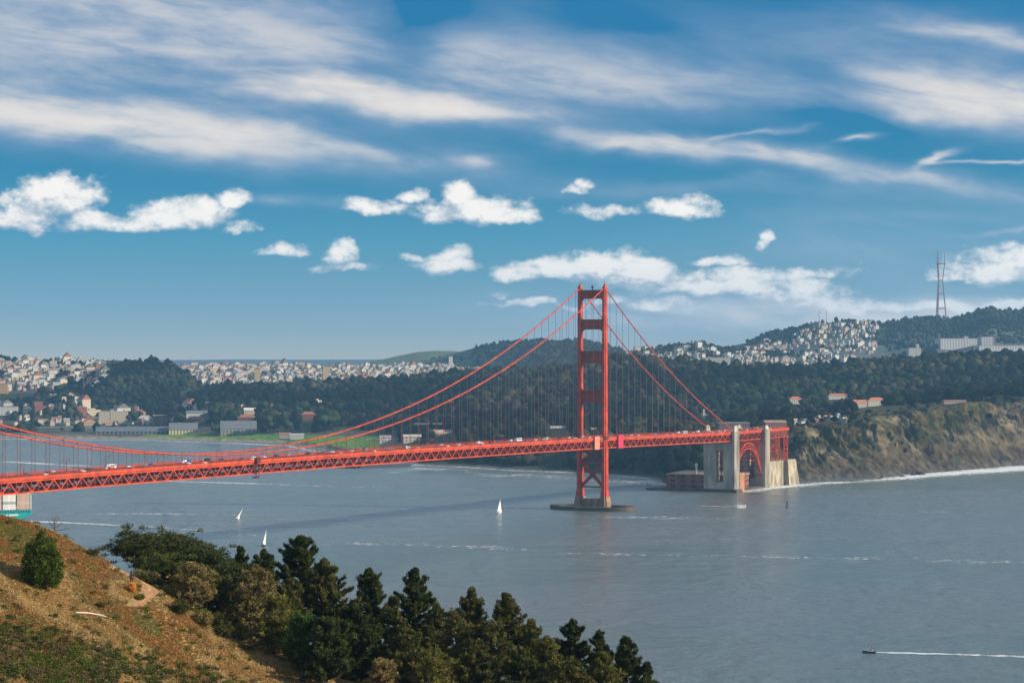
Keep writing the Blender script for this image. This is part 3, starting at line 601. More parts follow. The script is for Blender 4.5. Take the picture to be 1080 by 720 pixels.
# ================================================================== THE BRIDGE
XT, ZT, ANG = 81.358, 2351.25, 1.09384
CC, SS = math.cos(ANG), math.sin(ANG)
def bp(s, w_, z): return (XT - CC * s + SS * w_, ZT - SS * s - CC * w_, z)      # s: along towards the left end, w: across towards the ocean side
def zb(s):                                                                      # bottom chord
    if s < 0: return 62.2 + (57.8 - 62.2) * min(1, -s / 343)
    return 62.2 + 2.7 * (1 - ((s - 640) / 640) ** 2)
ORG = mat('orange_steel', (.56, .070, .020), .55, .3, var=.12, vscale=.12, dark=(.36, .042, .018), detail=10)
ORD = mat('darkened_orange_steel', (.31, .046, .022), .55, .3, var=.25, vscale=.08, detail=8)  # same orange made darker: shade of inner members put into the colour
CON = mat('aged_concrete', (.42, .39, .33), .9, .2, var=.35, vscale=.09, detail=10, stretch=(1, 1, .3))
CON2 = mat('stained_concrete', (.34, .29, .21), .9, .2, var=.45, vscale=.12, detail=8, stretch=(1, 1, .4))
ASP = mat('asphalt', (.055, .055, .055), .9, .2, var=.2, vscale=.3)
DARKSTEEL = mat('dark_steel', (.05, .05, .055), .6)
bridge = empty('suspension_bridge', bp(0, 0, 0)); tag(bridge, 'long orange suspension bridge with one tall tower crossing the strait', 'bridge')
BL = Vector(bp(0, 0, 0))
def bb(mb, name, m, parent=None, smooth=False):
    mb.v = [(x - BL.x, y - BL.y, z) for x, y, z in mb.v]
    return mb.build(name, m, parent or bridge, smooth)
S0, S1_, PAN = -533.0, 1280.0, 7.62
HT = 7.6
def deck():
    ss = np.arange(-343, 1280.1, PAN)
    for side in (1, -1):
        wd = 13.7 * side; m = MB()
        for i in range(len(ss) - 1):
            a, b = ss[i], ss[i + 1]; za, zz = zb(a), zb(b)
            m.bar(bp(a, wd, za), bp(b, wd, zz), .95, 1.0); m.bar(bp(a, wd, za + HT), bp(b, wd, zz + HT), .95, 1.1)
            m.bar(bp(a, wd, za), bp(a, wd, za + HT), .38)
            if i % 2 == 0: m.bar(bp(a, wd, za + HT), bp(b, wd, zz), .62, .7)
            else: m.bar(bp(a, wd, za), bp(b, wd, zz + HT), .62, .7)
        bb(m, 'side_truss', ORG)
        m = MB()
        for i in range(len(ss) - 1):       # sidewalk fascia, railing
            a, b = ss[i], ss[i + 1]; wf = wd + 1.0 * side
            m.bar(bp(a, wf, zb(a) + HT + 1.9), bp(b, wf, zb(b) + HT + 1.9), .25, 2.0)
            m.bar(bp(a, wf - .8 * side, zb(a) + HT + 1.0), bp(b, wf - .8 * side, zb(b) + HT + 1.0), 1.6, .5)
        bb(m, 'fascia_girder', ORG)
        m = MB()
        for i in range(len(ss) - 1):
            a, b = ss[i], ss[i + 1]; wf = wd + 1.05 * side; q = zb(a) + HT + 2.9; q2 = zb(b) + HT + 2.9
            m.bar(bp(a, wf, q + 1.25), bp(b, wf, q2 + 1.25), .22, .18); m.bar(bp(a, wf, q + .15), bp(b, wf, q2 + .15), .2, .15)
            for k in range(8):
                t = k / 8; s_ = a + (b - a) * t; zq = q + (q2 - q) * t; m.bar(bp(s_, wf, zq), bp(s_, wf, zq + 1.25), .12 if k else .3)
        bb(m, 'railing', ORG)
    m = MB()
    for i in range(len(ss) - 1):
        a, b = ss[i], ss[i + 1]; z1, z2 = zb(a) + HT + 1.6, zb(b) + HT + 1.6
        p = [bp(a, -13.2, z1), bp(b, -13.2, z2), bp(b, 13.2, z2), bp(a, 13.2, z1)]
        q = [(x, y, z + .9) for x, y, z in p]; m.hexa(p + q)
    bb(m, 'roadway', ASP)
    m = MB()
    for i in range(len(ss) - 1):
        a, b = ss[i], ss[i + 1]
        m.bar(bp(a, -13.2, zb(a) + HT - 1.0), bp(a, 13.2, zb(a) + HT - 1.0), .6, 4.2)
        m.bar(bp(a, -13.2, zb(a)), bp(a, 13.2, zb(a)), .8)
        if i % 2 == 0:
            m.bar(bp(a, -13.2, zb(a)), bp(b, 0, zb(b)), .45); m.bar(bp(a, 13.2, zb(a)), bp(b, 0, zb(b)), .45)
            m.bar(bp(a, -13.2, zb(a) + .5), bp(a, 0, zb(a) + HT - 1.4), .7); m.bar(bp(a, 13.2, zb(a) + .5), bp(a, 0, zb(a) + HT - 1.4), .7)
        else:
            m.bar(bp(b, -13.2, zb(b)), bp(a, 0, zb(a)), .45); m.bar(bp(b, 13.2, zb(b)), bp(a, 0, zb(a)), .45)
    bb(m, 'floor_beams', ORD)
deck()
def zcab(s):
    if s >= 0: return 80.3 + 143.5 * ((s - 640) / 640) ** 2
    t = -s / 338; return 223.8 + (72.5 - 223.8) * t - 4 * 12.0 * t * (1 - t)
def cables():
    hang = []
    for side in (1, -1):
        wd = 13.7 * side
        ss = list(np.arange(-338, 0, 6.5)) + [0] + list(np.arange(8, 1281, 8))
        m = MB(); m.tube([bp(s, wd, zcab(s)) for s in ss], .56, 8); c = bb(m, 'main_cable', ORG, smooth=True)
        m = MB()
        for o in (-.55, .55):
            m.tube([bp(s, wd + o, zcab(s) + 1.15) for s in ss], .045, 4)
        bb(m, 'hand_rope', ORD)
        for k in list(range(-21, 0)) + list(range(1, 83)):
            s = k * 15.24 - (3.8 if k > 0 else -3.0)
            if zcab(s) - zb(s) - HT < 5: continue
            p = bp(s, wd, 0); px = 540 + F * p[0] / p[1]
            hang.append((p[1] if -10 < px < 1090 else 9e9, s, wd, side))
    hang.sort(); vis = [h for h in hang if h[0] < 9e8]
    def mk(m, s, wd):
        zt, zl = zcab(s), zb(s) + HT + .6
        for o in (-.28, .28): m.bar(bp(s + o, wd, zl), bp(s + o, wd, zt), .15)
        m.bar(bp(s - .6, wd, zt), bp(s + .6, wd, zt - .02), 1.3, 1.35)
    HG = mat('suspender_rope', (.26, .10, .08), .6)
    for h in vis[:96]:
        m = MB(); mk(m, h[1], h[2]); bb(m, 'suspender', HG)
    m = MB()
    for h in vis[96:] + [q for q in hang if q[0] > 9e8]: mk(m, h[1], h[2])
    tag(bb(m, 'suspender', HG), kind='stuff')
cables()
# south tower: stepped cellular legs, struts with rounded openings
def plus(T, L, st=.62, sl=.62):
    a, b, c, d = T / 2, L / 2, T / 2 * st, L / 2 * sl
    return [(-a, -d), (-c, -d), (-c, -b), (c, -b), (c, -d), (a, -d), (a, d), (c, d), (c, b), (-c, b), (-c, d), (-a, d)]
SEG = [(13, 19, 6.4, 11.4), (19, 64, 5.1, 10.0), (64, 126.3, 4.4, 8.8), (126.3, 162.7, 4.1, 8.5), (162.7, 194, 3.9, 8.2), (194, 222.3, 3.4, 8.0)]
def tower():
    t = empty('tower'); t.parent = bridge; t.location = (0, 0, 0)
    for side in (1, -1):
        w0 = 13.7 * side; m = MB()
        for (z0, z1, T, L) in SEG:
            m.prism(plus(T, L), z0, z1 - .8, T=lambda x, y, z: bp(y, w0 + x, z))
            m.prism(plus(T * .94, L * .95), z1 - .8, z1, T=lambda x, y, z: bp(y, w0 + x, z))
            for k in (-1, 1):                                  # raised fins that give the fluted faces
                for o in (-.30, 0, .30):
                    m.prism([(o * T - .14, k * L / 2 - .25), (o * T + .14, k * L / 2 - .25), (o * T + .14, k * L / 2 + .22), (o * T - .14, k * L / 2 + .22)] if abs(o) < .31 * .62 else
                            [(o * T - .14, k * L * .31 - .25), (o * T + .14, k * L * .31 - .25), (o * T + .14, k * L * .31 + .3), (o * T - .14, k * L * .31 + .3)], z0, z1 - 1.2, T=lambda x, y, z: bp(y, w0 + x, z))
                for o in (-.2, .2):
                    m.prism([(k * T / 2 - .2, o * L - .3), (k * T / 2 + .25, o * L - .3), (k * T / 2 + .25, o * L + .3), (k * T / 2 - .2, o * L + .3)], z0, z1 - 1.2, T=lambda x, y, z: bp(y, w0 + x, z))
        bb(m, 'leg', ORG, t)
        m = MB()   # saddle housing
        for (a, b, z0, z1) in ((1.5, 3.6, 222.3, 223.6), (1.2, 2.7, 223.6, 225), (.9, 1.7, 225, 226.4), (.45, .7, 226.4, 227.8), (.15, .15, 227.8, 230)):
            m.box(-a, a, -b, b, z0, z1, T=lambda x, y, z: bp(y, w0 + x, z))
        bb(m, 'saddle', ORG, t)
    inner = 13.7
    for (z0, z1, T, L, hr) in ((212.5, 221.3, 3.4, 4.6, 3.2), (181.5, 191.7, 3.9, 5.2, 3.4), (147.5, 159.8, 4.1, 5.6, 3.6), (108, 120.8, 4.4, 6, 3.8)):
        m = MB(); wi = inner - T / 2
        m.box(-wi, wi, -L / 2, L / 2, z0, z1, T=lambda x, y, z: bp(y, x, z))
        m.box(-wi, wi, -L / 2 - .5, L / 2 + .5, z1 - .9, z1 + .003, T=lambda x, y, z: bp(y, x, z)); m.box(-wi, wi, -L / 2 - .4, L / 2 + .4, z0, z0 + .9, T=lambda x, y, z: bp(y, x, z))
        for x in np.linspace(-wi + 1.5, wi - 1.5, 9): m.box(x - .3, x + .3, -L / 2 - .35, L / 2 + .35, z0 + .9, z1 - .9, T=lambda x, y, z: bp(y, x, z))
        for sg in (-1, 1):      # haunched corners below, small ones above
            for (ze, dr, r) in ((z0, -1, hr), (z1, 1, 1.6)):
                pr = [(sg * wi, ze)] + [(sg * (wi - r + r * math.sin(a)), ze + dr * (r - r * math.cos(a))) for a in np.linspace(0, math.pi / 2, 7)]
                n = len(pr); vs_ = [bp(-L * .42, x, z) for x, z in pr] + [bp(L * .42, x, z) for x, z in pr]
                m.add(vs_, [tuple(range(n)), tuple(range(2 * n - 1, n - 1, -1))] + [(i, (i + 1) % n, n + (i + 1) % n, n + i) for i in range(n)])
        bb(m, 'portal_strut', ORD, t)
    for (z0, z1) in ((24, 46), (48, 61)):
        for sg in (-1, 1):
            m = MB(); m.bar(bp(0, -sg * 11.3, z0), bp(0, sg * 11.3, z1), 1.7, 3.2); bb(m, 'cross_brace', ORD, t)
    for z in (22.8, 47):
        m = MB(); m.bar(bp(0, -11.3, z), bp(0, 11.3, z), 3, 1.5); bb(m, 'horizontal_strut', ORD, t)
    m = MB()
    for sg in (1, -1): m.box(sg * 13.7 - 3.4, sg * 13.7 + 3.4, -6, 6, 71.5, 72.2, T=lambda x, y, z: bp(y, x, z)); m.box(sg * 13.7 - 3.5, sg * 13.7 + 3.5, -6.2, 6.2, 73.2, 73.5, T=lambda x, y, z: bp(y, x, z))
    bb(m, 'leg_walkway', DARKSTEEL, t)
    m = MB(); m.tube([bp(0, 0, 221.3), bp(0, 0, 223.5)], [.8, .5], 8); m.tube([bp(0, 0, 223.3), bp(0, 0, 225.8)], [1.3, 1.0], 10); bb(m, 'beacon', DARKSTEEL, t)
    # pier and fender ring
    m = MB()
    for sg in (1, -1):
        m.prism(plus(8.6, 15.5, .75, .7), -4, 9, T=lambda x, y, z: bp(y, x + 13.7 * sg, z)); m.prism(plus(7.6, 13.6, .7, .7), 9, 13, T=lambda x, y, z: bp(y, x + 13.7 * sg, z))
        for o in (-4.5, -1.5, 1.5, 4.5): m.box(13.7 * sg - 4.6, 13.7 * sg + 4.6, o - .5, o + .5, -3, 8.2, T=lambda x, y, z: bp(y, x, z))
    m.box(-9.3, 9.3, -6, 6, -4, 11, T=lambda x, y, z: bp(y, x, z)); m.box(-11, 11, -8.5, 8.5, -4, 4.5, T=lambda x, y, z: bp(y, x, z))
    bb(m, 'tower_pier', mat('brown_pier_concrete', (.26, .17, .11), .9, .2, var=.4, vscale=.15, detail=8, stretch=(1, 1, .3)))
    def ring(a, b, z0, z1, m, n=64):
        vs_ = []
        for q, z in (((a, b), z0), ((a, b), z1), ((a - 8, b - 8), z1), ((a - 8, b - 8), z0)):
            for i in range(n):
                an = 2 * math.pi * i / n; cx = abs(math.cos(an)) ** .85 * (1 if math.cos(an) > 0 else -1); vs_.append(bp(q[1] * math.sin(an), q[0] * cx, z))
        m.add(vs_, [(j * n + i, j * n + (i + 1) % n, ((j + 1) % 4) * n + (i + 1) % n, ((j + 1) % 4) * n + i) for j in range(4) for i in range(n)])
    m = MB(); ring(46, 25, -5, 3.6, m); bb(m, 'fender_ring', mat('wet_concrete', (.085, .068, .052), .8, .3, var=.3, vscale=.15))
tower()
def mark(name, label, cat, s0, s1, w0, w1, z0, z1, m):
    q = MB(); q.box(s0, s1, w0, w1, z0, z1, T=lambda x, y, z: bp(x, y, z)); c = Vector(bp((s0 + s1) / 2, (w0 + w1) / 2, z0)); q.v = [(x - c.x, y - c.y, z - c.z) for x, y, z in q.v]
    e = empty(name, c); tag(e, label, cat); q.build('tarpaulin', m, e)
    f = MB()
    for s in (s0, s1):
        f.bar(bp(s, w1 + .15, z0), bp(s, w1 + .15, z1 + 1), .2)
    for z in np.linspace(z0, z1, 4): f.bar(bp(s0, w1 + .2, z), bp(s1, w1 + .2, z), .12)
    f.v = [(x - c.x, y - c.y, z - c.z) for x, y, z in f.v]; f.build('scaffold_frame', mat('pale_pole', (.45, .2, .18), .6), e)
mark('work_enclosure', 'salmon sheeted work enclosure on the truss between the tower legs', 'enclosure', 17.5, 29, 15.2, 16.2, 61.5, 74.6, mat('salmon_sheet', (.72, .22, .15), .8, .2, var=.1, vscale=.3))
mark('work_enclosure', 'magenta sheeted work enclosure on the truss beside the tower', 'enclosure', -39, -27.5, 15.2, 16.2, 61.0, 74.2, mat('magenta_sheet', (.72, .03, .09), .8, .2, var=.1, vscale=.3))
tq = empty('maintenance_traveler', bp(632, 15, 60)); tag(tq, 'dark maintenance traveler hanging on the truss near the low cable', 'traveler')
m = MB()
for s in (630, 634):
    m.bar(bp(s, 15.6, zb(632) - 2.5), bp(s, 15.6, zb(632) + HT + 5), .5)
for z in (-2.5, 1, 4.5, 8, 12): m.bar(bp(629.6, 15.6, zb(632) + z), bp(634.4, 15.6, zb(632) + z), .5)
o = tq.location; m.v = [(x - o.x, y - o.y, z - o.z) for x, y, z in m.v]; m.build('ladder_frame', DARKSTEEL, tq)
m = MB(); m.box(629.4, 634.6, 15, 17, zb(632) + 8.2, zb(632) + 11, T=bp); m.box(630, 634, 12, 16.5, zb(632) - 3.4, zb(632) - 2.6, T=bp); m.v = [(x - o.x, y - o.y, z - o.z) for x, y, z in m.v]; m.build('work_cage', mat('dark_oxide', (.10, .025, .02), .7), tq)

# pylons, arch, viaduct
def pylon(s, z0, dz=0.):
    m = MB(); T = lambda x, y, z: bp(s - y, x, z)
    for sg in (-1, 1):
        x0, x1 = (15.2, 19.2) if sg > 0 else (-19.2, -15.2)
        m.box(x0, x1, -6.5, 6.5, z0, 69.3, T=T); m.box(x0 + .9, x1 - .9, -5.4, 5.4, 69.3, 73.5 + dz, T=T); m.box(x0 + 1.3, x1 - 1.3, -4, 4, 73.5 + dz, 75.5 + dz, T=T)
        for y in (-4.2, -1.4, 1.4, 4.2):
            xx = x1 if sg > 0 else x0; m.box(min(xx, xx + sg * .6), max(xx, xx + sg * .6), y - .6, y + .6, z0, 69, T=T)
        for x in (x0 + 1.0, x0 + 3.0):
            for yy in (-1, 1): m.box(x - .4, x + .4, min(yy * 6.5, yy * 7.1), max(yy * 6.5, yy * 7.1), z0, 69, T=T)
    # wall with tall recess
    m.box(-15.2, -4.5, -5.6, 5.6, z0, 56, T=T); m.box(4.5, 15.2, -5.6, 5.6, z0, 56, T=T); m.box(-4.5, 4.5, -5.6, 5.6, 47, 56, T=T); m.box(-4.5, 4.5, -5.6, 5.6, z0, 11, T=T)
    bb(m, 'pylon', CON)
    m = MB()
    for z in range(17, 46, 8): m.box(-4.5, 4.5, 3.2, 3.8, z, z + .8, T=T)
    for x in (-1.5, 1.5): m.box(x - .3, x + .3, 3.2, 3.8, 11, 47, T=T)
    bb(m, 'recess_bars', ORD)
pylon(-343.5, -3); pylon(-440, 0, -2.2)
m = MB(); m.box(-22, 22, -9, 9, -4, 3.2, T=lambda x, y, z: bp(-343.5 - y, x, z)); bb(m, 'pylon_footing', MATS['wet_concrete'])
def arch():
    a0, a1 = -350.2, -433.2; mid = (a0 + a1) / 2; half = (a0 - a1) / 2
    def za(s, top): u = (s - mid) / half; return (54.0 if top else 47.5) - (37.5 if top else 33.5) * abs(u) ** 2.5
    ss = np.linspace(a0, a1, 25)
    for side in (1, -1):
        wd = 13.7 * side; m = MB()
        for i in range(24):
            a, b = ss[i], ss[i + 1]
            m.bar(bp(a, wd, za(a, 1)), bp(b, wd, za(b, 1)), .95, .95); m.bar(bp(a, wd, za(a, 0)), bp(b, wd, za(b, 0)), .95, .95)
            m.bar(bp(a, wd, za(a, i % 2)), bp(b, wd, za(b, (i + 1) % 2)), .45); m.bar(bp(a, wd, za(a, 0)), bp(a, wd, za(a, 1)), .4)
        bb(m, 'arch_rib', ORG)
        for i in range(1, 24):
            if za(ss[i], 1) < 56: m = MB(); m.bar(bp(ss[i], wd, za(ss[i], 1)), bp(ss[i], wd, 57.5), .5); bb(m, 'spandrel_column', ORG)
    m = MB()
    for i in range(0, 25):
        for z in (za(ss[i], 1), za(ss[i], 0)): m.bar(bp(ss[i], -13.7, z), bp(ss[i], 13.7, z), .5)
        if za(ss[i], 1) < 50: m.bar(bp(ss[i], -13.7, za(ss[i], 1)), bp(ss[i], 13.7, 56), .6); m.bar(bp(ss[i], 13.7, za(ss[i], 1)), bp(ss[i], -13.7, 56), .6)
    bb(m, 'arch_bracing', ORD)
arch()
def approach():
    # deck beyond the suspended span: truss deck to the abutment
    ss = np.arange(-343, -525, -7.5)
    for side in (1, -1):
        wd = 13.7 * side; m = MB(); z = 57.8
        for i in range(len(ss) - 1):
            a, b = ss[i], ss[i + 1]
            m.bar(bp(a, wd, z), bp(b, wd, z), .9, .8); m.bar(bp(a, wd, z + HT), bp(b, wd, z + HT), .9, .9); m.bar(bp(a, wd, z), bp(a, wd, z + HT), .4)
            m.bar(bp(a, wd, z + (HT if i % 2 else 0)), bp(b, wd, z + (0 if i % 2 else HT)), .5)
            m.bar(bp(a, wd + side, z + HT + 1.9), bp(b, wd + side, z + HT + 1.9), .3, 2.4)
        bb(m, 'approach_truss', ORG)
        m = MB()
        for a in np.arange(-343, -522, -1.9): m.bar(bp(a, wd + side, z + HT + 3.1), bp(a, wd + side, z + HT + 4.4), .12)
        m.bar(bp(-343, wd + side, z + HT + 4.4), bp(-522, wd + side, z + HT + 4.4), .2); bb(m, 'railing', ORG)
    m = MB(); m.box(-523, -343, -13.2, 13.2, 57.8 + HT + .9, 57.8 + HT + 2.5, T=bp); bb(m, 'roadway', ASP)
    m = MB()
    for a in ss: m.bar(bp(a, -13.2, 57.8), bp(a, 13.2, 57.8), .5); m.bar(bp(a, -13.2, 57.8 + HT), bp(a, 13.2, 57.8 + HT), .5, 1.8)
    bb(m, 'floor_beams', ORD)
    for a, b in ((-452, -464), (-480, -492), (-508, -520)):     # steel bents
        m = MB(); g = 28
        for side in (1, -1):
            for s in (a, b): m.bar(bp(s, 13.7 * side, g), bp(s, 13.7 * side, 57.8), 1.5)
            for z0, z1 in ((g, 43), (43, 57.8)):
                m.bar(bp(a, 13.7 * side, z0), bp(b, 13.7 * side, z1), .6); m.bar(bp(b, 13.7 * side, z0), bp(a, 13.7 * side, z1), .6)
            m.bar(bp(a, 13.7 * side, 43), bp(b, 13.7 * side, 43), .8)
        for s in (a, b):
            m.bar(bp(s, -13.7, g), bp(s, 13.7, 57), .7); m.bar(bp(s, 13.7, g), bp(s, -13.7, 57), .7); m.bar(bp(s, -13.7, 43), bp(s, 13.7, 43), .8)
        bb(m, 'steel_bent', ORG)
    m = MB()      # plated screen walls between the bents, as the housing over the road abutment
    m.box(-521, -449, -12.4, -12.0, 30, 57.5, T=bp); bb(m, 'rear_screen', ORD)
    m = MB(); m.box(-497, -446.8, -16, 17, -3, 29, T=bp); m.box(-497.3, -446.8, -16.3, 17.3, 29, 30.2, T=bp); bb(m, 'abutment', CON2)
    T = lambda x, y, z: bp(x, y, z)
    m = MB(); m.hexa([bp(-540, -14, -3), bp(-505, -14, -3), bp(-505, 22, -3), bp(-540, 22, -3), bp(-537, -14, 30), bp(-509, -14, 30), bp(-509, 18, 30), bp(-537, 18, 30)]); bb(m, 'rear_abutment', CON2)
approach()
# brick fort under the arch
fb = empty('brick_fort', bp(-390, -20, 0)); tag(fb, 'low red brick fort squatting beneath the steel arch and behind the pylon', 'fort')
FBR = mat('fort_brick', (.23, .095, .065), .9, .15, var=.3, vscale=.12, facade=(5.5, 6.2, (.05, .03, .025)), detail=8)
def fbuild(m, name, mt):
    o = fb.location; m.v = [(x - o.x, y - o.y, z - o.z) for x, y, z in m.v]; return m.build(name, mt, fb)
m = MB(); m.prism([(-352, -27), (-366, 10), (-398, 12), (-402, 4), (-440, -2), (-440, -84), (-352, -72)], -2, 17.5, T=bp); fbuild(m, 'wall', FBR)
m = MB(); m.prism([(-351, -27), (-367, 13), (-399, 13), (-403, 5), (-441, -1), (-441, -85), (-351, -73)], 17.5, 18.6, T=bp); fbuild(m, 'parapet', mat('fort_coping', (.30, .2, .15), .9))
m = MB(); m.prism([(-357.5, 4), (-357.5, 17), (-369, 18), (-374, 4)], -2, 21, T=bp); fbuild(m, 'bastion', mat('sun_toned_brick', (.42, .19, .12), .9, .15, var=.2, vscale=.2))  # bastion brick lighter than the walls: sunlight put into its colour
m = MB(); m.tube([bp(-360, -38, 18), bp(-360, -38, 27)], [1.1, .8], 8); m.tube([bp(-360, -38, 27), bp(-360, -38, 30), bp(-360, -38, 31.5)], [1.5, 1.5, .1], 8); fbuild(m, 'lighthouse', mat('white_paint', (.75, .74, .70), .5))
sw = MB(); sw.prism([(-338, -92), (-346, 16), (-450, 18), (-455, -92)], -4, 2.4, T=bp); o = sw.build('seawall', MATS['wet_concrete']); tag(o, 'dark stone seawall round the foot of the brick fort', 'seawall')

# lamps and traffic on the deck
def lamp(s, side):
    z = zb(s) + HT + 2.5; p = bp(s, 12.6 * side, z); e = empty('street_lamp', p)
    tag(e, 'slender curved street lamp on the %s edge of the bridge deck' % ('ocean side' if side > 0 else 'bay side'), 'street lamp', 'lamps along the bridge deck')
    q = Vector(p); m = MB(); pts = [Vector(bp(s, 12.6 * side, z + a)) - q for a in (0, 3, 6, 7.6)] + [Vector(bp(s, (12.6 - .9) * side, z + 8.4)) - q, Vector(bp(s, (12.6 - 2.2) * side, z + 8.5)) - q]
    m.tube(pts, [.22, .18, .14, .12, .1, .1], 6); m.build('pole', ORD, e)
    m = MB(); c = Vector(bp(s, (12.6 - 2.6) * side, z + 8.35)) - q; m.box(c.x - .5, c.x + .5, c.y - .5, c.y + .5, c.z - .2, c.z + .15); m.build('lamp_head', DARKSTEEL, e)
for k in range(-7, 23):
    if abs(k) < 1: continue
    lamp(k * 45.7 - 8, 1); lamp(k * 45.7 + 6, -1)
CARC = {'white': (.75, .75, .74), 'silver': (.45, .46, .48), 'black': (.03, .03, .035), 'red': (.45, .03, .03), 'blue': (.05, .1, .3), 'grey': (.16, .17, .18)}
def car_mesh(kind, cn):
    m = MB()
    if kind == 'car':
        L, W_ = 4.5, 1.8; pr = [(-2.25, .3), (2.25, .3), (2.25, .75), (1.3, .95), (.7, 1.4), (-1.1, 1.45), (-1.8, 1.0), (-2.25, .9)]
    elif kind == 'van': L, W_ = 5.6, 2.0; pr = [(-2.8, .35), (2.8, .35), (2.8, 1.1), (2.1, 1.35), (1.6, 2.3), (-2.8, 2.35)]
    else: L, W_ = 11, 2.5; pr = [(-5.5, .5), (5.5, .5), (5.5, 3.1), (-5.5, 3.2)]
    n = len(pr); vs_ = [(x, -W_ / 2, z) for x, z in pr] + [(x, W_ / 2, z) for x, z in pr]
    m.add(vs_, [tuple(range(n)), tuple(range(2 * n - 1, n - 1, -1))] + [((i + 1) % n, i, n + i, n + (i + 1) % n) for i in range(n)], 0)
    if kind == 'car': m.box(-1.0, .75, -W_ / 2 + .06 - .08, W_ / 2 - .06 + .08, 1.0, 1.32, 1)
    elif kind == 'van': m.box(.6, 1.6, -W_ / 2 - .02, W_ / 2 + .02, 1.4, 2.0, 1)
    else: m.box(-5, 4.8, -W_ / 2 - .02, W_ / 2 + .02, 1.6, 2.5, 1)
    for x in (-L * .3, L * .3):
        for y in (-1, 1): m.tube([(x, y * W_ / 2 - y * .2, .34), (x, y * (W_ / 2 + .03), .34)], .34, 10, 2)
    return m
rg = random.Random(4); cproto = {}; used = []
def car(s, wl, kind, cn):
    key = (kind, cn)
    p = bp(s, wl, (zb(s) if s > -343 else 57.8) + HT + 2.51)
    if key not in cproto:
        o = car_mesh(kind, cn).build(kind if kind != 'car' else 'parked_car' if False else 'car', [mat('car_paint_' + cn, CARC[cn], .3, .5), mat('car_glass', (.02, .02, .025), .1), mat('tyre', (.02, .02, .02), .9)]); cproto[key] = o
    else: o = cproto[key].copy(); COL.objects.link(o)
    o.location = p; o.rotation_euler = (0, 0, math.atan2(SS, CC) + (0 if wl > 0 else math.pi))
    part = 'past the tower' if s < 0 else ('near the tower' if s < 330 else ('over mid strait' if s < 660 else 'toward the frame edge'))
    tag(o, '%s %s driving on the bridge deck %s' % (cn, kind, part), kind, 'traffic on the bridge deck')
for lane in (9.2, 5.6, -2, -5.6, -9.2):
    s = -505.
    while s < 985:
        s += rg.uniform(18, 75)
        if abs(s) < 9: continue
        kd = rg.choices(['car', 'van', 'bus'], [.88, .11, .01])[0]; cn = rg.choices(list(CARC), [.30, .24, .18, .08, .05, .15])[0]
        car(s, lane, kd, cn if kd != 'bus' else 'white')

# ------------------------------------------------------------------ lattice mast on the hill
def mast():
    s = 8500 / F; X, Y = (991.5 - 540) * s, 8500; z = lambda py: HC + (YH - py) * s
    e = empty('radio_mast', (X, Y, 0)); tag(e, 'tall three legged radio mast with crossbars on the far hill', 'mast')
    M1 = mat('mast_steel', (.22, .12, .12), .7)
    lv = [(350, 7.2), (333, 5.6), (325, 5.0), (309.5, 3.7), (295.5, 2.5), (278, 4.4)]   # py, half width px
    for k in range(3):
        an = R(90 + 120 * k + 12); m = MB()
        pts = [(math.cos(an) * hw * s * 1.1, math.sin(an) * hw * s * 1.1, z(py)) for py, hw in lv]
        m.tube(pts, [2.4, 2.3, 2.2, 2.0, 1.8, 1.7], 6); m.build('leg', M1, e)
        m = MB(); p = pts[-1]; m.tube([p, (p[0], p[1], z(268)), (p[0], p[1], z(262 if k == 1 else 264.5))], [1.6, 1.1, .5], 6); m.build('antenna', M1, e)
    for py, hw in ((325, 5), (309.5, 3.7), (295.5, 2.5), (278, 5.6)):
        m = MB(); ps = [Vector((math.cos(R(102 + 120 * k)) * hw * s * 1.1, math.sin(R(102 + 120 * k)) * hw * s * 1.1, z(py))) for k in range(3)]
        for k in range(3): m.bar(ps[k], ps[(k + 1) % 3], 2.2, 3.6)
        m.build('crossbar', M1, e)
mast()
for px, top, lab in ((864, 327, 'thin antenna on the far hill crest, left of the pair'), (871.5, 327.5, 'thin antenna on the far hill crest, right of the pair')):
    Y = 8200; s = Y / F; e = empty('antenna_mast', ((px - 540) * s, Y, 0)); tag(e, lab, 'antenna'); m = MB(); zt = HC + (YH - 341) * s; z1 = HC + (YH - top) * s
    m.tube([(0, 0, zt), (0, 0, z1)], [1.1, .7], 6); m.build('pole', mat('mast_steel', (.2, .1, .1)), e); m = MB(); m.box(-5, 5, -4, 4, zt - 4, zt + 4); m.build('equipment_hut', mat('wall_hut', (.2, .2, .2)), e)

# ------------------------------------------------------------------ boats, ship, pier, buoys, rocks
def wpos(px, py): Y = F * HC / (py - YH); return (px - 540) / F * Y, Y
WHITE = mat('gelcoat_white', (.80, .79, .76), .35, .5); SAIL = mat('sailcloth', (.85, .83, .78), .8, .1); HULLD = mat('dark_hull', (.05, .06, .09), .4)
def hull(m, L, B, D, mi=0, z0=-.3):
    n = 9; rings = []
    for i in range(n):
        t = i / (n - 1); x = (t - .45) * L; b = B / 2 * (math.sin(math.pi * min(1, t * .62 + .38)) ** .7 if t < 1 else 0.02); b = max(b, .03); sh = D * (1 + .35 * t * t)
        rings.append([(x, -b, sh), (x * .97, -b * .75, sh * .3), (x * .93, 0, z0), (x * .97, b * .75, sh * .3), (x, b, sh)])
    vs_ = [p for r in rings for p in r]; fs = [(i * 5 + k, i * 5 + k + 1, (i + 1) * 5 + k + 1, (i + 1) * 5 + k) for i in range(n - 1) for k in range(4)] + [(0, 1, 2, 3, 4), tuple(range((n - 1) * 5, n * 5))[::-1]] + [(i * 5 + 4, i * 5, (i + 1) * 5, (i + 1) * 5 + 4) for i in range(n - 1)]
    m.add(vs_, fs, mi)
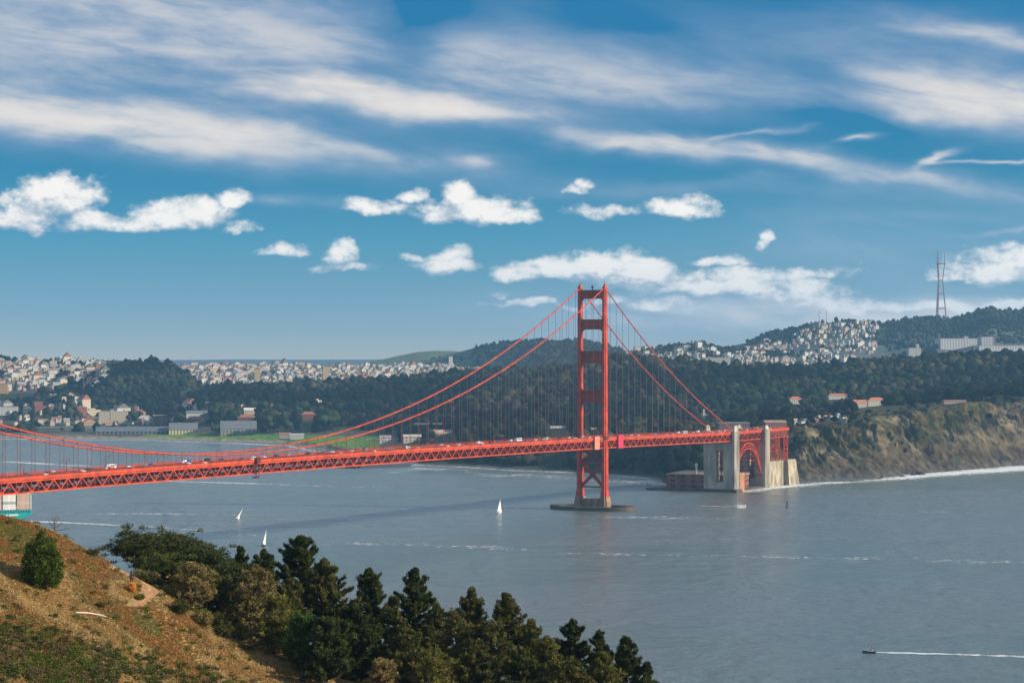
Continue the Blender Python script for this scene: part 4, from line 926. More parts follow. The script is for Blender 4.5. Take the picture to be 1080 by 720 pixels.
def sailboat(px, py, label, H, heel, head, L=11, hullm=WHITE, main=True):
    x, y = wpos(px, py); e = empty('sailboat', (x, y, 0)); tag(e, label, 'sailboat', 'sailboats on the strait'); e.rotation_euler = (0, 0, head)
    q = Matrix.Rotation(heel, 4, 'X')
    def fin(m, n, mt): m.v = [tuple(q @ Vector(p)) for p in m.v]; return m.build(n, mt, e)
    m = MB(); hull(m, L, 3.4, 1.2); fin(m, 'hull', hullm); m = MB(); m.box(-1.8, 1.8, -.9, .9, 1.25, 1.8); fin(m, 'cabin', WHITE)
    m = MB(); m.tube([(.8, 0, 1.2), (.8, 0, H)], [.13, .07], 6); fin(m, 'mast', mat('alloy', (.6, .6, .6), .4)); m = MB(); m.tube([(.8, 0, 2.4), (-L * .36, .3, 2.4)], .1, 6); fin(m, 'boom', MATS['alloy'])
    def sail(a, b, c, n, bel):
        m = MB(); a, b, c = Vector(a), Vector(b), Vector(c); N_ = 8; vs_ = []
        for th_ in (0, .06):
            for i in range(N_ + 1):
                for j in range(N_ + 1):
                    u = i / N_; v = j / N_; p = (a * (1 - v) + b * v) * (1 - u) + c * u; p = p + Vector((0, bel * math.sin(math.pi * v) * (1 - u) * math.sin(math.pi * min(1, u + .15)) + th_, 0)); vs_.append(p)
        K = (N_ + 1) ** 2; fs = []
        for i in range(N_):
            for j in range(N_):
                f = (i * (N_ + 1) + j, i * (N_ + 1) + j + 1, (i + 1) * (N_ + 1) + j + 1, (i + 1) * (N_ + 1) + j); fs += [f, tuple(k + K for k in f[::-1])]
        m.add(vs_, fs); fin(m, n, SAIL)
    sail((.6, 0, 2.5), (-L * .38, .3, 2.5), (.7, 0, H - .4), 'mainsail', .7); sail((1.2, 0, 1.7), (L * .52, 0, 1.5), (.95, 0, H * .86), 'jib', .7)
sailboat(250.5, 547, 'heeling white sailboat nearest the bridge, leaning hard over', 12.5, R(28), R(80), 8)
sailboat(278.5, 575.5, 'narrow white sailboat sailing just above the treetops', 13.5, R(8), R(80), 8, HULLD)
sailboat(526.5, 541, 'upright white sailboat out in front of the tower pier', 14, R(4), R(64), 10)
def motorboat(px, py, label, L, head, col):
    x, y = wpos(px, py); e = empty('motorboat', (x, y, 0), head); tag(e, label, 'motorboat')
    m = MB(); hull(m, L, L * .32, L * .14); m.build('hull', col, e); m = MB(); a = L * .5; m.hexa([(-a * .5, -a * .22, L * .14), (a * .35, -a * .2, L * .15), (a * .35, a * .2, L * .15), (-a * .5, a * .22, L * .14), (-a * .4, -a * .2, L * .32), (a * .1, -a * .18, L * .32), (a * .1, a * .18, L * .32), (-a * .4, a * .2, L * .32)]); m.build('cabin', WHITE, e)
    m = MB(); m.box(-a * .3, a * .16, -a * .225, a * .225, L * .22, L * .28); m.build('window_band', MATS['car_glass'], e); m = MB(); m.tube([(-a * .2, 0, L * .32), (-a * .25, 0, L * .52)], .1, 6); m.build('mast', DARKSTEEL, e)
    if col is not WHITE:
        m = MB(); m.box(-a * .5, -a * .2, -a * .24, a * .24, L * .33, L * .36); m.build('canopy', mat('red_canvas', (.45, .06, .05), .8), e)
motorboat(780, 534.5, 'small white motorboat pushing a bow wave near the fort pylon', 12, R(-6), WHITE)
motorboat(917, 688, 'dark little speedboat with a red canopy and a long wake', 7, R(176), HULLD)
def buoy(px, py, col, label, h):
    x, y = wpos(px, py); e = empty('buoy', (x, y, 0)); tag(e, label, 'buoy'); m = MB(); m.tube([(0, 0, -.6), (0, 0, .9), (0, 0, 1.1)], [1.5, 1.5, 1.2], 14); m.build('float', col, e)
    m = MB()
    for k in range(4): a = k * math.pi / 2; m.bar((math.cos(a), math.sin(a), 1), (.3 * math.cos(a), .3 * math.sin(a), h), .25)
    m.box(-.6, .6, -.6, .6, h * .55, h); m.build('cage', col, e)
buoy(830, 535, mat('buoy_dark', (.05, .05, .04), .6), 'dark channel buoy standing alone right of the motorboat', 6.5)
buoy(683, 511.5, mat('buoy_orange', (.7, .15, .04), .6), 'small orange buoy between the tower and the fort', 4)
# container ship leaving to the left
def ship():
    Y = 2215; s = Y / F; xs = (32.5 - 540) * s; SR = R(20); e = empty('container_ship', (xs, Y, 0), SR); tag(e, 'teal container ship with a flared stern passing under the bridge', 'container ship')
    TEAL = mat('teal_hull', (.02, .33, .33), .45, .4, var=.08, vscale=.1); HW = 11
    m = MB()
    prof_ = [(-.2, 9.2, HW), (-.8, 5.2, HW), (-6, 1.5, HW * .9), (-12, -2, HW * .6)]
    st = [(0, 9.2), (-.9, 5.2), (-5.5, 2.2), (-11, -2)]
    vs_ = []
    for x, z in st: vs_ += [(x, -HW * (1 if z > 2 else .8), z), (x, HW * (1 if z > 2 else .8), z)]
    for x, b in ((-18, 1), (-150, 1), (-175, .6), (-190, .05)):
        for z in (-2, 9.2): vs_ += [(x, -HW * b, z), (x, HW * b, z)]
    fs = [(0, 1, 3, 2), (2, 3, 5, 4), (4, 5, 7, 6)]
    fs += [(0, 2, 4, 6, 8, 10), (11, 9, 7, 5, 3, 1), (6, 7, 9, 8), (0, 10, 11, 1)]
    for i in range(3): a = 8 + 4 * i; fs += [(a, a + 4, a + 6, a + 2), (a + 1, a + 3, a + 7, a + 5), (a + 2, a + 6, a + 7, a + 3), (a, a + 1, a + 5, a + 4)]
    m.add(vs_, fs); m.build('hull', TEAL, e)
    m = MB(); m.box(-190 * .9, -.4, -HW + .2, HW - .2, 9.2, 9.5); m.build('main_deck', mat('deck_green', (.06, .15, .14), .8), e)
    m = MB()
    for k in range(26): m.box(-2.6 - k * 2.4 - 1.2, -2.6 - k * 2.4, -HW - .06, -HW + .5, 6.6 + (k % 3) * .2, 8.6)
    m.build('mooring_openings', mat('deep_teal', (.01, .05, .08), .7), e)
    m = MB()
    for (a, b, c, d) in ((-13, -22, 4.0, 5.3), (-23, -24.5, 2.8, 5.3), (-26, -31, 3.2, 4.6)): m.box(b, a, -HW - .08, -HW + .3, c, d)
    m.build('painted_name_band', WHITE, e)
    m = MB(); m.box(-1.6, -.9, -HW + .3, -HW + 1.3, 9.5, 23.5); m.box(-1.6, -.9, HW - 1.3, HW - .3, 9.5, 23.5)
    for z in (12, 15, 18, 21, 23.4): m.box(-1.5, -1, -HW + .4, HW - .4, z, z + .25)
    m.build('lashing_bridge', WHITE, e)
    cols = {'white': (.78, .76, .72), 'tan': (.55, .40, .30), 'pale pink': (.62, .45, .40), 'blue': (.06, .12, .38), 'grey': (.4, .41, .42)}
    pr = {}; rg = random.Random(8)
    for bay in range(4):
        for row in range(8):
            tiers = [5, 6, 6, 6][bay] + (rg.random() < .3)
            for ti in range(tiers):
                if 0 < row < 7 and ti < tiers - 2: continue        # hidden inside the stack
                cn = {0: 'tan', 1: 'white', 2: 'pale pink', 3: 'white'}[bay]
                if rg.random() < .45: cn = rg.choice(['tan', 'pale pink', 'grey', 'white'])
                if ti >= 6 or (ti == tiers - 1 and rg.random() < .35): cn = 'blue'
                if cn not in pr:
                    q = MB(); q.box(0, 12.1, 0, 2.4, 0, 2.5)
                    for k in range(20): q.box(.3 + k * .6, .55 + k * .6, -.06, 0, .2, 2.3)
                    for a in (0, 11.9): q.box(a, a + .2, -.08, 2.48, 0, 2.52)
                    o = q.build('shipping_container', mat('container_' + cn.replace(' ', '_'), cols[cn], .6, var=.15, vscale=.3)); pr[cn] = o
                else: o = pr[cn].copy(); COL.objects.link(o)
                lx, ly = -2.2 - 12.1 - bay * 13.2, -HW + .9 + row * 2.55; o.location = (xs + lx * math.cos(SR) - ly * math.sin(SR), Y + lx * math.sin(SR) + ly * math.cos(SR), 9.6 + ti * 2.56); o.rotation_euler = (0, 0, SR)
                tag(o, '%s shipping container stacked on the ship in the %s bay from the stern' % (cn, ['first', 'second', 'third', 'fourth'][bay]), 'container', 'containers stacked on the ship')
ship()
# low wharf reaching out under the bridge
wz = empty('wharf', (*wpos(380, 490), 0)); tag(wz, 'long low dark wharf on piles reaching out below the bridge deck', 'wharf')
x0, y0 = wpos(339, 491.8); x1, y1 = wpos(378, 493.4); x2, y2 = wpos(432, 491.6); o = wz.location
def wl(m, n, mt): m.v = [(x - o.x, y - o.y, z) for x, y, z in m.v]; m.build(n, mt, wz)
TIMB = mat('dark_timber', (.06, .05, .045), .9)
m = MB(); m.bar((x0, y0, 2.4), (x1, y1, 2.4), 12, 3.2); m.bar((x1, y1, 2.6), (x2, y2, 2.6), 8, 1.8); wl(m, 'deck', TIMB)
m = MB()
for a, b, n in (((x0, y0), (x1, y1), 16), ((x1, y1), (x2, y2), 24)):
    for k in range(n):
        t = k / (n - 1); x = a[0] + (b[0] - a[0]) * t; y = a[1] + (b[1] - a[1]) * t; m.bar((x, y - 3.5, -2), (x, y - 3.5, 2), .8); m.bar((x, y + 3.5, -2), (x, y + 3.5, 2), .8)
        if k % 2 == 0: m.bar((x, y - 4.4, 2.5), (x, y - 4.4, 4.2), .6)
wl(m, 'piles', TIMB)
ROCK = mat('wet_rock', (.035, .03, .03), .7, .3, var=.4, vscale=.4)
def rock(px, py, w_, h, label):
    x, y = wpos(px, py); v, f = IC2; rg = np.random.default_rng(int(px)); r = 1 + (rg.random(len(v)) - .5) * .5; v = v * r[:, None] * np.array([w_ / 2, w_ / 3, h])
    o_ = np_mesh('sea_rock', v, f, ROCK); o_.location = (x, y, 0); tag(o_, label, 'rock', 'rocks off the cliff foot')
for a in [(970, 500.5, 14, 4, 'tallest dark rock in the surf below the cliff'), (963, 501, 8, 3, 'dark rock left beside the tallest surf rock'), (952, 502.5, 10, 1.6, 'low flat rock left of the tall surf rocks'),
          (929, 504, 6, 1.6, 'small outlying rock furthest toward the fort'), (925, 505, 3, 1.2, 'tiny rock beside the outlying small rock'), (1027, 493.5, 5, 3.5, 'lone pointed rock in the surf near the frame edge')]: rock(*a)

# ------------------------------------------------------------------ foam: surf and wakes
def foam_mat():
    m = bpy.data.materials.new('foam'); m.use_nodes = True; N = NT(m.node_tree); b = m.node_tree.nodes['Principled BSDF']; b.inputs['Base Color'].default_value = (.72, .74, .74, 1); b.inputs['Roughness'].default_value = .9
    ob = N.n('ShaderNodeTexCoord').outputs['Object']; a = N.n('ShaderNodeVertexColor', layer_name='Col'); av = N.n('ShaderNodeSeparateColor', {0: a.outputs[0]}).outputs[0]
    n = N.m('ADD', N.m('MULTIPLY', N.noise(N.vm('MULTIPLY', ob, (.16, .14, 1)), 1.0, 7, .8), .75), N.m('MULTIPLY', N.noise(N.vm('MULTIPLY', ob, (.022, .03, 1)), 1.0, 3, .6), .25)); al = N.mr(N.m('ADD', av, N.m('MULTIPLY', N.m('SUBTRACT', n, .5), 3.6)), .40, .85)
    m.node_tree.links.new(al, b.inputs['Alpha']); return m
FOAM = foam_mat()
def foam(name, pts, label=None, strength=1.0, z=.15, edge=.0):
    # pts: (px, py, width_m, strength); a flat ragged sheet lying on the water
    xs = [p[0] for p in pts]; n = max(24, int((xs[-1] - xs[0]) / 2)); V = []; C = []; Fq = []
    for i in range(n + 1):
        px = xs[0] + (xs[-1] - xs[0]) * i / n; py = np.interp(px, xs, [p[1] for p in pts]); wd = np.interp(px, xs, [p[2] for p in pts]); st = np.interp(px, xs, [p[3] for p in pts]) * strength
        x, y = wpos(px, py); en = min(1, i / 3, (n - i) / 3 + edge)
        for k in range(5):
            t = k / 4 - .5; V.append((x, y + t * wd * 2, z)); C.append((st * en * (1 - abs(t) * 2) ** .7,) * 3)
    for i in range(n):
        for k in range(4): a = i * 5 + k; Fq.append((a, a + 5, a + 6, a + 1))
    tag(np_mesh(name, V, Fq, FOAM, colors=np.array(C)), kind='stuff')
foam('wake_foam', [(20, 549, 10, 1.0), (60, 550.5, 12, 1.0), (110, 553, 11, .85), (160, 555.5, 12, .6), (240, 561, 14, .5), (300, 568, 14, .35)], edge=0)
foam('wake_foam', [(165, 507, 14, .7), (200, 508, 12, .9), (240, 509, 16, .8), (320, 511.5, 30, .45), (420, 515, 40, .3)])
foam('wake_foam', [(0, 486.5, 30, .7), (30, 488, 35, .85), (70, 490.5, 40, .7), (130, 492, 50, .3)], edge=1)
foam('wake_foam', [(725, 533, 6, .3), (750, 533.5, 7, .8), (777, 534.5, 8, 1.0)], edge=.5)
foam('bow_foam', [(776, 534.8, 14, 1.2), (782, 535, 16, 1.3), (787, 535.5, 8, .9)], edge=0)
foam('wake_foam', [(917, 687.3, 2.2, 1.0), (940, 688, 4.0, 1.1), (1000, 689.3, 5, 1.0), (1080, 692, 6.5, .95), (1150, 695, 7, .9)], edge=1)
foam('tide_foam', [(340, 571, 36, 0.38), (380, 573, 31, 0.47), (470, 575, 31, 0.34), (520, 577, 47, 0.57), (545, 579, 36, 0.38), (600, 583, 31, 0.35), (660, 585, 26, 0.42), (760, 586, 31, 0.38), (900, 589, 36, 0.38), (1100, 594, 42, 0.32)], edge=1)
foam('tide_foam', [(620, 544.5, 40, 0.24), (650, 545, 45, 0.50), (725, 546, 36, 0.50), (790, 547, 36, 0.24)])
foam('tide_foam', [(90, 541.5, 20, 0.32), (158, 542, 20, 0.54), (172, 541.7, 24, 0.64), (240, 543, 20, 0.32), (330, 544, 20, 0.24)])
foam('tide_foam', [(400, 500, 122, 0.24), (440, 494, 101, 0.56), (480, 495, 81, 0.40), (520, 502, 122, 0.40), (560, 501, 122, 0.52), (600, 504, 122, 0.40), (640, 506, 122, 0.48), (668, 508, 101, 0.72), (697, 509, 101, 0.80), (708, 512, 61, 0.48)])
foam('tide_foam', [(900, 543, 40, 0.08), (940, 541, 40, 0.36), (1060, 539, 40, 0.24), (1100, 538, 40, 0.16)])
foam('surf_foam', [(778, 518, 46, 0.78), (800, 516.5, 57, 0.98), (830, 512.8, 63, 0.94), (860, 510, 55, 0.78), (900, 508.3, 39, 0.66), (930, 506, 60, 0.82), (960, 503, 92, 1.01), (1000, 499.3, 98, 1.01), (1040, 496.3, 103, 1.05), (1080, 493.3, 109, 1.05), (1200, 489, 115, 1.01)], edge=1)
foam('surf_foam', [(800, 517.5, 24, .5), (850, 513, 26, .6), (900, 509, 20, .4), (940, 507, 30, .5), (1000, 502, 30, .6), (1080, 497.5, 30, .5)], edge=1)
foam('surf_foam', [(430, 490, 20, .7), (480, 492, 20, .7), (540, 496, 20, .8), (600, 498, 16, .6), (690, 505, 20, .8)])
foam('surf_foam', [(-60, 462.5, 50, .7), (150, 464, 40, .6), (300, 469.5, 40, .7), (370, 483, 30, .7), (400, 488, 20, .6)], edge=1)

# ================================================================== FOREGROUND HEADLAND
RP = ([-700,-60,0,30,60,90,115,140,170,200,230,270,320,400,500,600,700,800,1200],
      [380,521,543,551,563,580,594,606,622,641,664,682,702,722,737,752,780,840,1100])
def zr(X): return HC - (np.interp(X / 300 * F + 540, *RP) - YH) / F * 300
def fz(X, Y):
    X = np.asarray(X, float); Y = np.asarray(Y, float); r = zr(X)
    front = r - .24 * (300 - Y) - .0016 * np.clip(300 - Y, 0, 400) ** 2 * 0
    front = np.maximum(front, -50)
    near = HC - 1.7 - np.clip(Y - 3, 0, 400) * .42
    near2 = np.minimum(near, 143) 
    k = sm(60, 180, Y); z = near2 * (1 - k) + front * k
    z = np.where(Y < 60, near2, z)
    back = r - .20 * (Y - 300) - .0013 * (Y - 300) ** 2
    back = np.maximum(back, HC - (HC + 12) * (Y / 900))
    back = np.where(Y > 560, np.maximum(-6, back - (Y - 560) * .4), back)
    z = np.where(Y > 300, back, z)
    rough = (fbm(X / 14, Y / 14, 4) - .5) * 1.3 + (fbm(X / 3.1, Y / 3.1, 3) - .5) * .4
    # benched track on the shoulder
    return z + rough * sm(40, 120, Y)
def fzi(x, y): return float(fz(x, y))
def fhit(px, py, Y0=215, Y1=420):
    Y = np.linspace(Y0, Y1, 2000); X = (px - 540) / F * Y; h = fz(X, Y); z = HC - (py - YH) / F * Y; i = int(np.argmax(h >= z))
    if not (h >= z).any(): i = 1999
    return X[i], Y[i], float(h[i])
TRK = [(112, 596.5, 2), (128, 600, 5), (145, 605, 8), (157, 611, 10), (161, 618, 12), (157, 626, 10), (149, 633, 7), (141, 638, 3)]
def ground_near():
    xs = np.concatenate([np.arange(-190, -84, 4), np.arange(-84, -14, .34), np.arange(-14, 150, 3.0)]); ys = np.concatenate([np.arange(-30, 215, 6), np.arange(215, 330, .36), np.arange(331, 960, 6)])
    X, Y = np.meshgrid(xs, ys); Z = fz(X, Y); n0, n1 = X.shape
    py = YH + (HC - Z) / np.maximum(Y, 1) * F; px = 540 + F * X / np.maximum(Y, 1)
    C = np.zeros(X.shape + (3,)); C[:] = (.34, .225, .09)
    def put(m, c): m = np.clip(m, 0, 1)[..., None]; C[:] = C * (1 - m) + np.array(c) * m
    a = fbm(X / 7, Y / 7, 4); b = fbm(X / 18 + 4, Y / 18, 4); c = fbm(X / 2.2, Y / 2.2, 4); d = fbm(X / 3 + Y / 9, Y / 16 - X / 30, 4)
    put(sm(.45, .62, b) * .8, (.26, .135, .055)); put(sm(.5, .66, a) * .8, (.155, .125, .045)); put(sm(.52, .68, d) * .8, (.34, .235, .11)); put(sm(.55, .7, c) * .5, (.13, .085, .045)); put(sm(.58, .70, fbm(X / 5 + 9, Y / 5, 3)) * .7, (.20, .075, .035))
    dt = np.full(X.shape, 9e9)
    q = np.array([(x_, y_) for x_, y_, _ in TRK], float)
    wv = [w_ for _, _, w_ in TRK]
    best = np.full(X.shape, 9.)
    for i in range(len(q) - 1):
        p0, p1 = q[i], q[i + 1]; dd = p1 - p0; t = np.clip(((px - p0[0]) * dd[0] + (py - p0[1]) * dd[1]) / (dd @ dd), 0, 1)
        r_ = np.hypot(px - p0[0] - t * dd[0], (py - p0[1] - t * dd[1]) * 1.6) / (wv[i] * (1 - t) + wv[i + 1] * t); best = np.minimum(best, r_)
    vis = (Y > 225) & (Y < 345)
    put(sm(1.25, .85, best) * vis, (.31, .175, .095)); put(sm(.5, .2, best) * vis * .5, (.37, .23, .13)); put((best > 1.1) * (best < 1.6) * vis * .6, (.16, .17, .05))
    low = sm(0, 38, py - (642 + (px) * .24)) * sm(330, 250, px); put(low * sm(.35, .55, fbm(X / 4.5, Y / 4.5, 3)) * .9, (.085, .085, .035))
    put((Y > 345) | (Y < 200), (.12, .10, .05))
    idx = np.arange(n0 * n1).reshape(n0, n1); f = np.stack([idx[:-1, :-1], idx[:-1, 1:], idx[1:, 1:], idx[1:, :-1]], -1).reshape(-1, 4)
    m = mat('dry_hillside', (.2, .15, .08), .95, .1, var=.32, vscale=2.2, vcol=True, detail=8, bump=.25)
    tag(np_mesh('headland_hill', np.stack([X, Y, Z], -1).reshape(-1, 3), f, m, colors=C.reshape(-1, 3), smooth=True), kind='structure')
ground_near()
# leaf clusters -----------------------------------------------------
def leaf_mat(name, var=.35, tr=.15):
    m = bpy.data.materials.new(name); m.use_nodes = True; N = NT(m.node_tree); b = m.node_tree.nodes['Principled BSDF']; b.inputs['Roughness'].default_value = .7; b.inputs['Specular IOR Level'].default_value = .12
    c = N.n('ShaderNodeVertexColor', layer_name='Col').outputs[0]; m.node_tree.links.new(c, b.inputs['Base Color'])
    t = N.n('ShaderNodeBsdfTranslucent', {'Color': c}); mx = N.n('ShaderNodeMixShader', {0: tr}); m.node_tree.links.new(b.outputs[0], mx.inputs[1]); m.node_tree.links.new(t.outputs[0], mx.inputs[2]); m.node_tree.links.new(mx.outputs[0], m.node_tree.nodes['Material Output'].inputs[0]); return m
NEEDLE = leaf_mat('needles'); GRASSM = leaf_mat('dry_grass', tr=.3); BARK = mat('bark', (.085, .062, .045), .95, .1, var=.4, vscale=2.5, detail=6)
def tufts(cen, rad, nl, size, col, rg, flat=.75, up=.25, lv=(.7, 1.35)):
    """leaf-sized triangles scattered through many small clumps; returns verts, faces, colours"""
    n = len(cen); rad = np.broadcast_to(rad, (n,)); d = rg.normal(size=(n, nl, 3)); d /= np.linalg.norm(d, axis=2, keepdims=True); d[..., 2] = d[..., 2] * flat + up * .4
    r = rad[:, None, None] * (rg.random((n, nl, 1)) ** .45); p = cen[:, None] + d * r
    a = d + rg.normal(size=d.shape) * .7; a[..., 2] += up; a /= np.linalg.norm(a, axis=2, keepdims=True); q = np.cross(a, rg.normal(size=d.shape)); q /= np.linalg.norm(q, axis=2, keepdims=True) + 1e-6
    s = size * rg.uniform(.6, 1.35, (n, nl, 1)); V = np.stack([p - q * s * .28, p + q * s * .28, p + a * s], 2).reshape(-1, 3)
    cc = col[:, None] * rg.uniform(lv[0], lv[1], (n, nl))[..., None]; C = np.repeat(cc.reshape(-1, 3), 3, 0); Fc = np.arange(len(V)).reshape(-1, 3); return V, Fc, C
def tree(kind, name, label, x, y, ztop, rad, seed, pal, group='trees below the headland', sink=0, nb=None):
    rg = np.random.default_rng(seed); z0 = fzi(x, y) - .3 - sink; H = ztop - z0; e = empty(name, (x, y, z0)); tag(e, label, 'tree', group)
    mb = MB(); lean = rg.normal(0, .03, 2) * H
    def tp(t): return Vector((lean[0] * t * t + .1 * math.sin(t * 7 + seed), lean[1] * t * t + .1 * math.cos(t * 6), H * t))
    R0 = .12 + H * .017; trunk_top = .97 if kind != 'cypress' else .62
    mb.tube([tp(t) for t in np.linspace(0, trunk_top, 10)], [R0 * (1 - t * .92) + .02 for t in np.linspace(0, 1, 10)], 7)
    cen = []; rr = []; up = []
    lo = {'pine': .06, 'cypress': .38, 'olive': .05}[kind]; vis0 = max(lo, 1 - 11.5 / H)    # crown starts
    nb = nb or {'pine': int(44 + rad * 12), 'cypress': 30, 'olive': 50}[kind]
    for i in range(nb):
        if kind == 'cypress': t = rg.uniform(.3, .6)
        else: t = vis0 + (1 - vis0) * ((i + rg.random()) / nb) ** .95
        u = (t - vis0) / (1 - vis0)
        an = i * 2.4 + rg.normal(0, .5); 
        if kind == 'pine': L = rad * (1 - u) ** .64 * rg.choice([.4, .8, 1.1, 1.4]) * rg.uniform(.8, 1.1) + .12; rise = L * rg.uniform(.15, .85) + .1
        elif kind == 'olive': L = rad * (math.sin(math.pi * min(1, .35 + u * .62))) * rg.uniform(.5, 1.1) + .2; rise = L * rg.uniform(.25, .9)
        else: L = rad * rg.uniform(.25, 1.05); rise = (H - H * t) * (1 - (L / rad / 1.1) ** 2 * .55) * rg.uniform(.45, 1.0)
        b0 = tp(t); d = Vector((math.cos(an), math.sin(an), 0)); b1 = b0 + d * L * .55 + Vector((0, 0, rise * .35)); b2 = b0 + d * L + Vector((0, 0, rise))
        br = max(.03, R0 * .32 * (1 - u * .7)); mb.tube([b0, b1, b2], [br, br * .6, br * .25], 5, cap=False)
        K = {'pine': 11, 'cypress': 19, 'olive': 7}[kind]
        for k in range(K):
            f = (.35 + .65 * (k + .5) / K) if kind == 'pine' else (1 if k == 0 else rg.uniform(.3, 1.0)); base = b0.lerp(b1, min(1, f * 2)) if f < .5 else b1.lerp(b2, (f - .5) * 2)
            if kind == 'pine':
                c = base + Vector((rg.normal(0, .10), rg.normal(0, .10), rg.uniform(0, .15))); cen.append(c); rr.append(.23 * (1.25 - .5 * f) * rg.uniform(.8, 1.2))
                if k % 2 and L > .9:
                    sd_ = Vector((-d.y, d.x, 0)) * rg.choice([-1, 1]); c2 = base + sd_ * rg.uniform(.3, .75) + d * .2 + Vector((0, 0, rg.uniform(.1, .45)))
                    mb.tube([base, c2], [.03, .012], 3, cap=False); cen.append(c2); rr.append(rg.uniform(.16, .27)); cen.append(base.lerp(c2, .5)); rr.append(.17)
                continue
            sp = {'cypress': .95, 'olive': .5}[kind]
            c = base + Vector((rg.normal(0, sp), rg.normal(0, sp), abs(rg.normal(0, sp * .5)) if kind != 'cypress' else rg.normal(0, .28)))
            s2 = base.lerp(c, .9); mb.tube([base, s2], [.035, .015], 3, cap=False)
            cen.append(c); rr.append(rg.uniform(.5, .8) if kind == 'cypress' else rg.uniform(.24, .45))
    if kind == 'pine':
        for k in range(8): cen.append(tp(1.0 - k * .014) + Vector((rg.normal(0, .03 + .02 * k), rg.normal(0, .03 + .02 * k), .05))); rr.append(.10 + .022 * k)
    mb.build('trunk', BARK, e, smooth=True)
    cen = np.array(cen); rr = np.array(rr); pal = np.array(pal); col = pal[rg.integers(0, len(pal), len(cen))] * rg.uniform(.75, 1.25, len(cen))[:, None]
    V, Fc, C = tufts(cen, rr, {'pine': 42, 'cypress': 56, 'olive': 44}[kind], {'pine': .24, 'cypress': .26, 'olive': .24}[kind], col, rg, flat={'pine': 1.3, 'cypress': .45, 'olive': .8}[kind], up={'pine': .9, 'cypress': .2, 'olive': .35}[kind])
    np_mesh('crown', V, Fc, NEEDLE, e, colors=C)
    return e
DK = [(0.0454, 0.0617, 0.0152), (0.0606, 0.0778, 0.0196), (0.0364, 0.051, 0.0152), (0.0833, 0.0939, 0.0239)]
MD = [(0.0782, 0.0872, 0.0211), (0.1067, 0.1065, 0.0269), (0.0569, 0.0678, 0.0173), (0.1351, 0.115, 0.0337)]
OL = [(0.2308, 0.1794, 0.0612), (0.2924, 0.2225, 0.0857), (0.1693, 0.1435, 0.0465), (0.2078, 0.1507, 0.0612)]
YG = [(0.1364, 0.1392, 0.0291), (0.1796, 0.1591, 0.0374), (0.1006, 0.1087, 0.025)]
def place(px, top, Y): return (px - 540) / F * Y, Y, HC - (top - YH) / F * Y
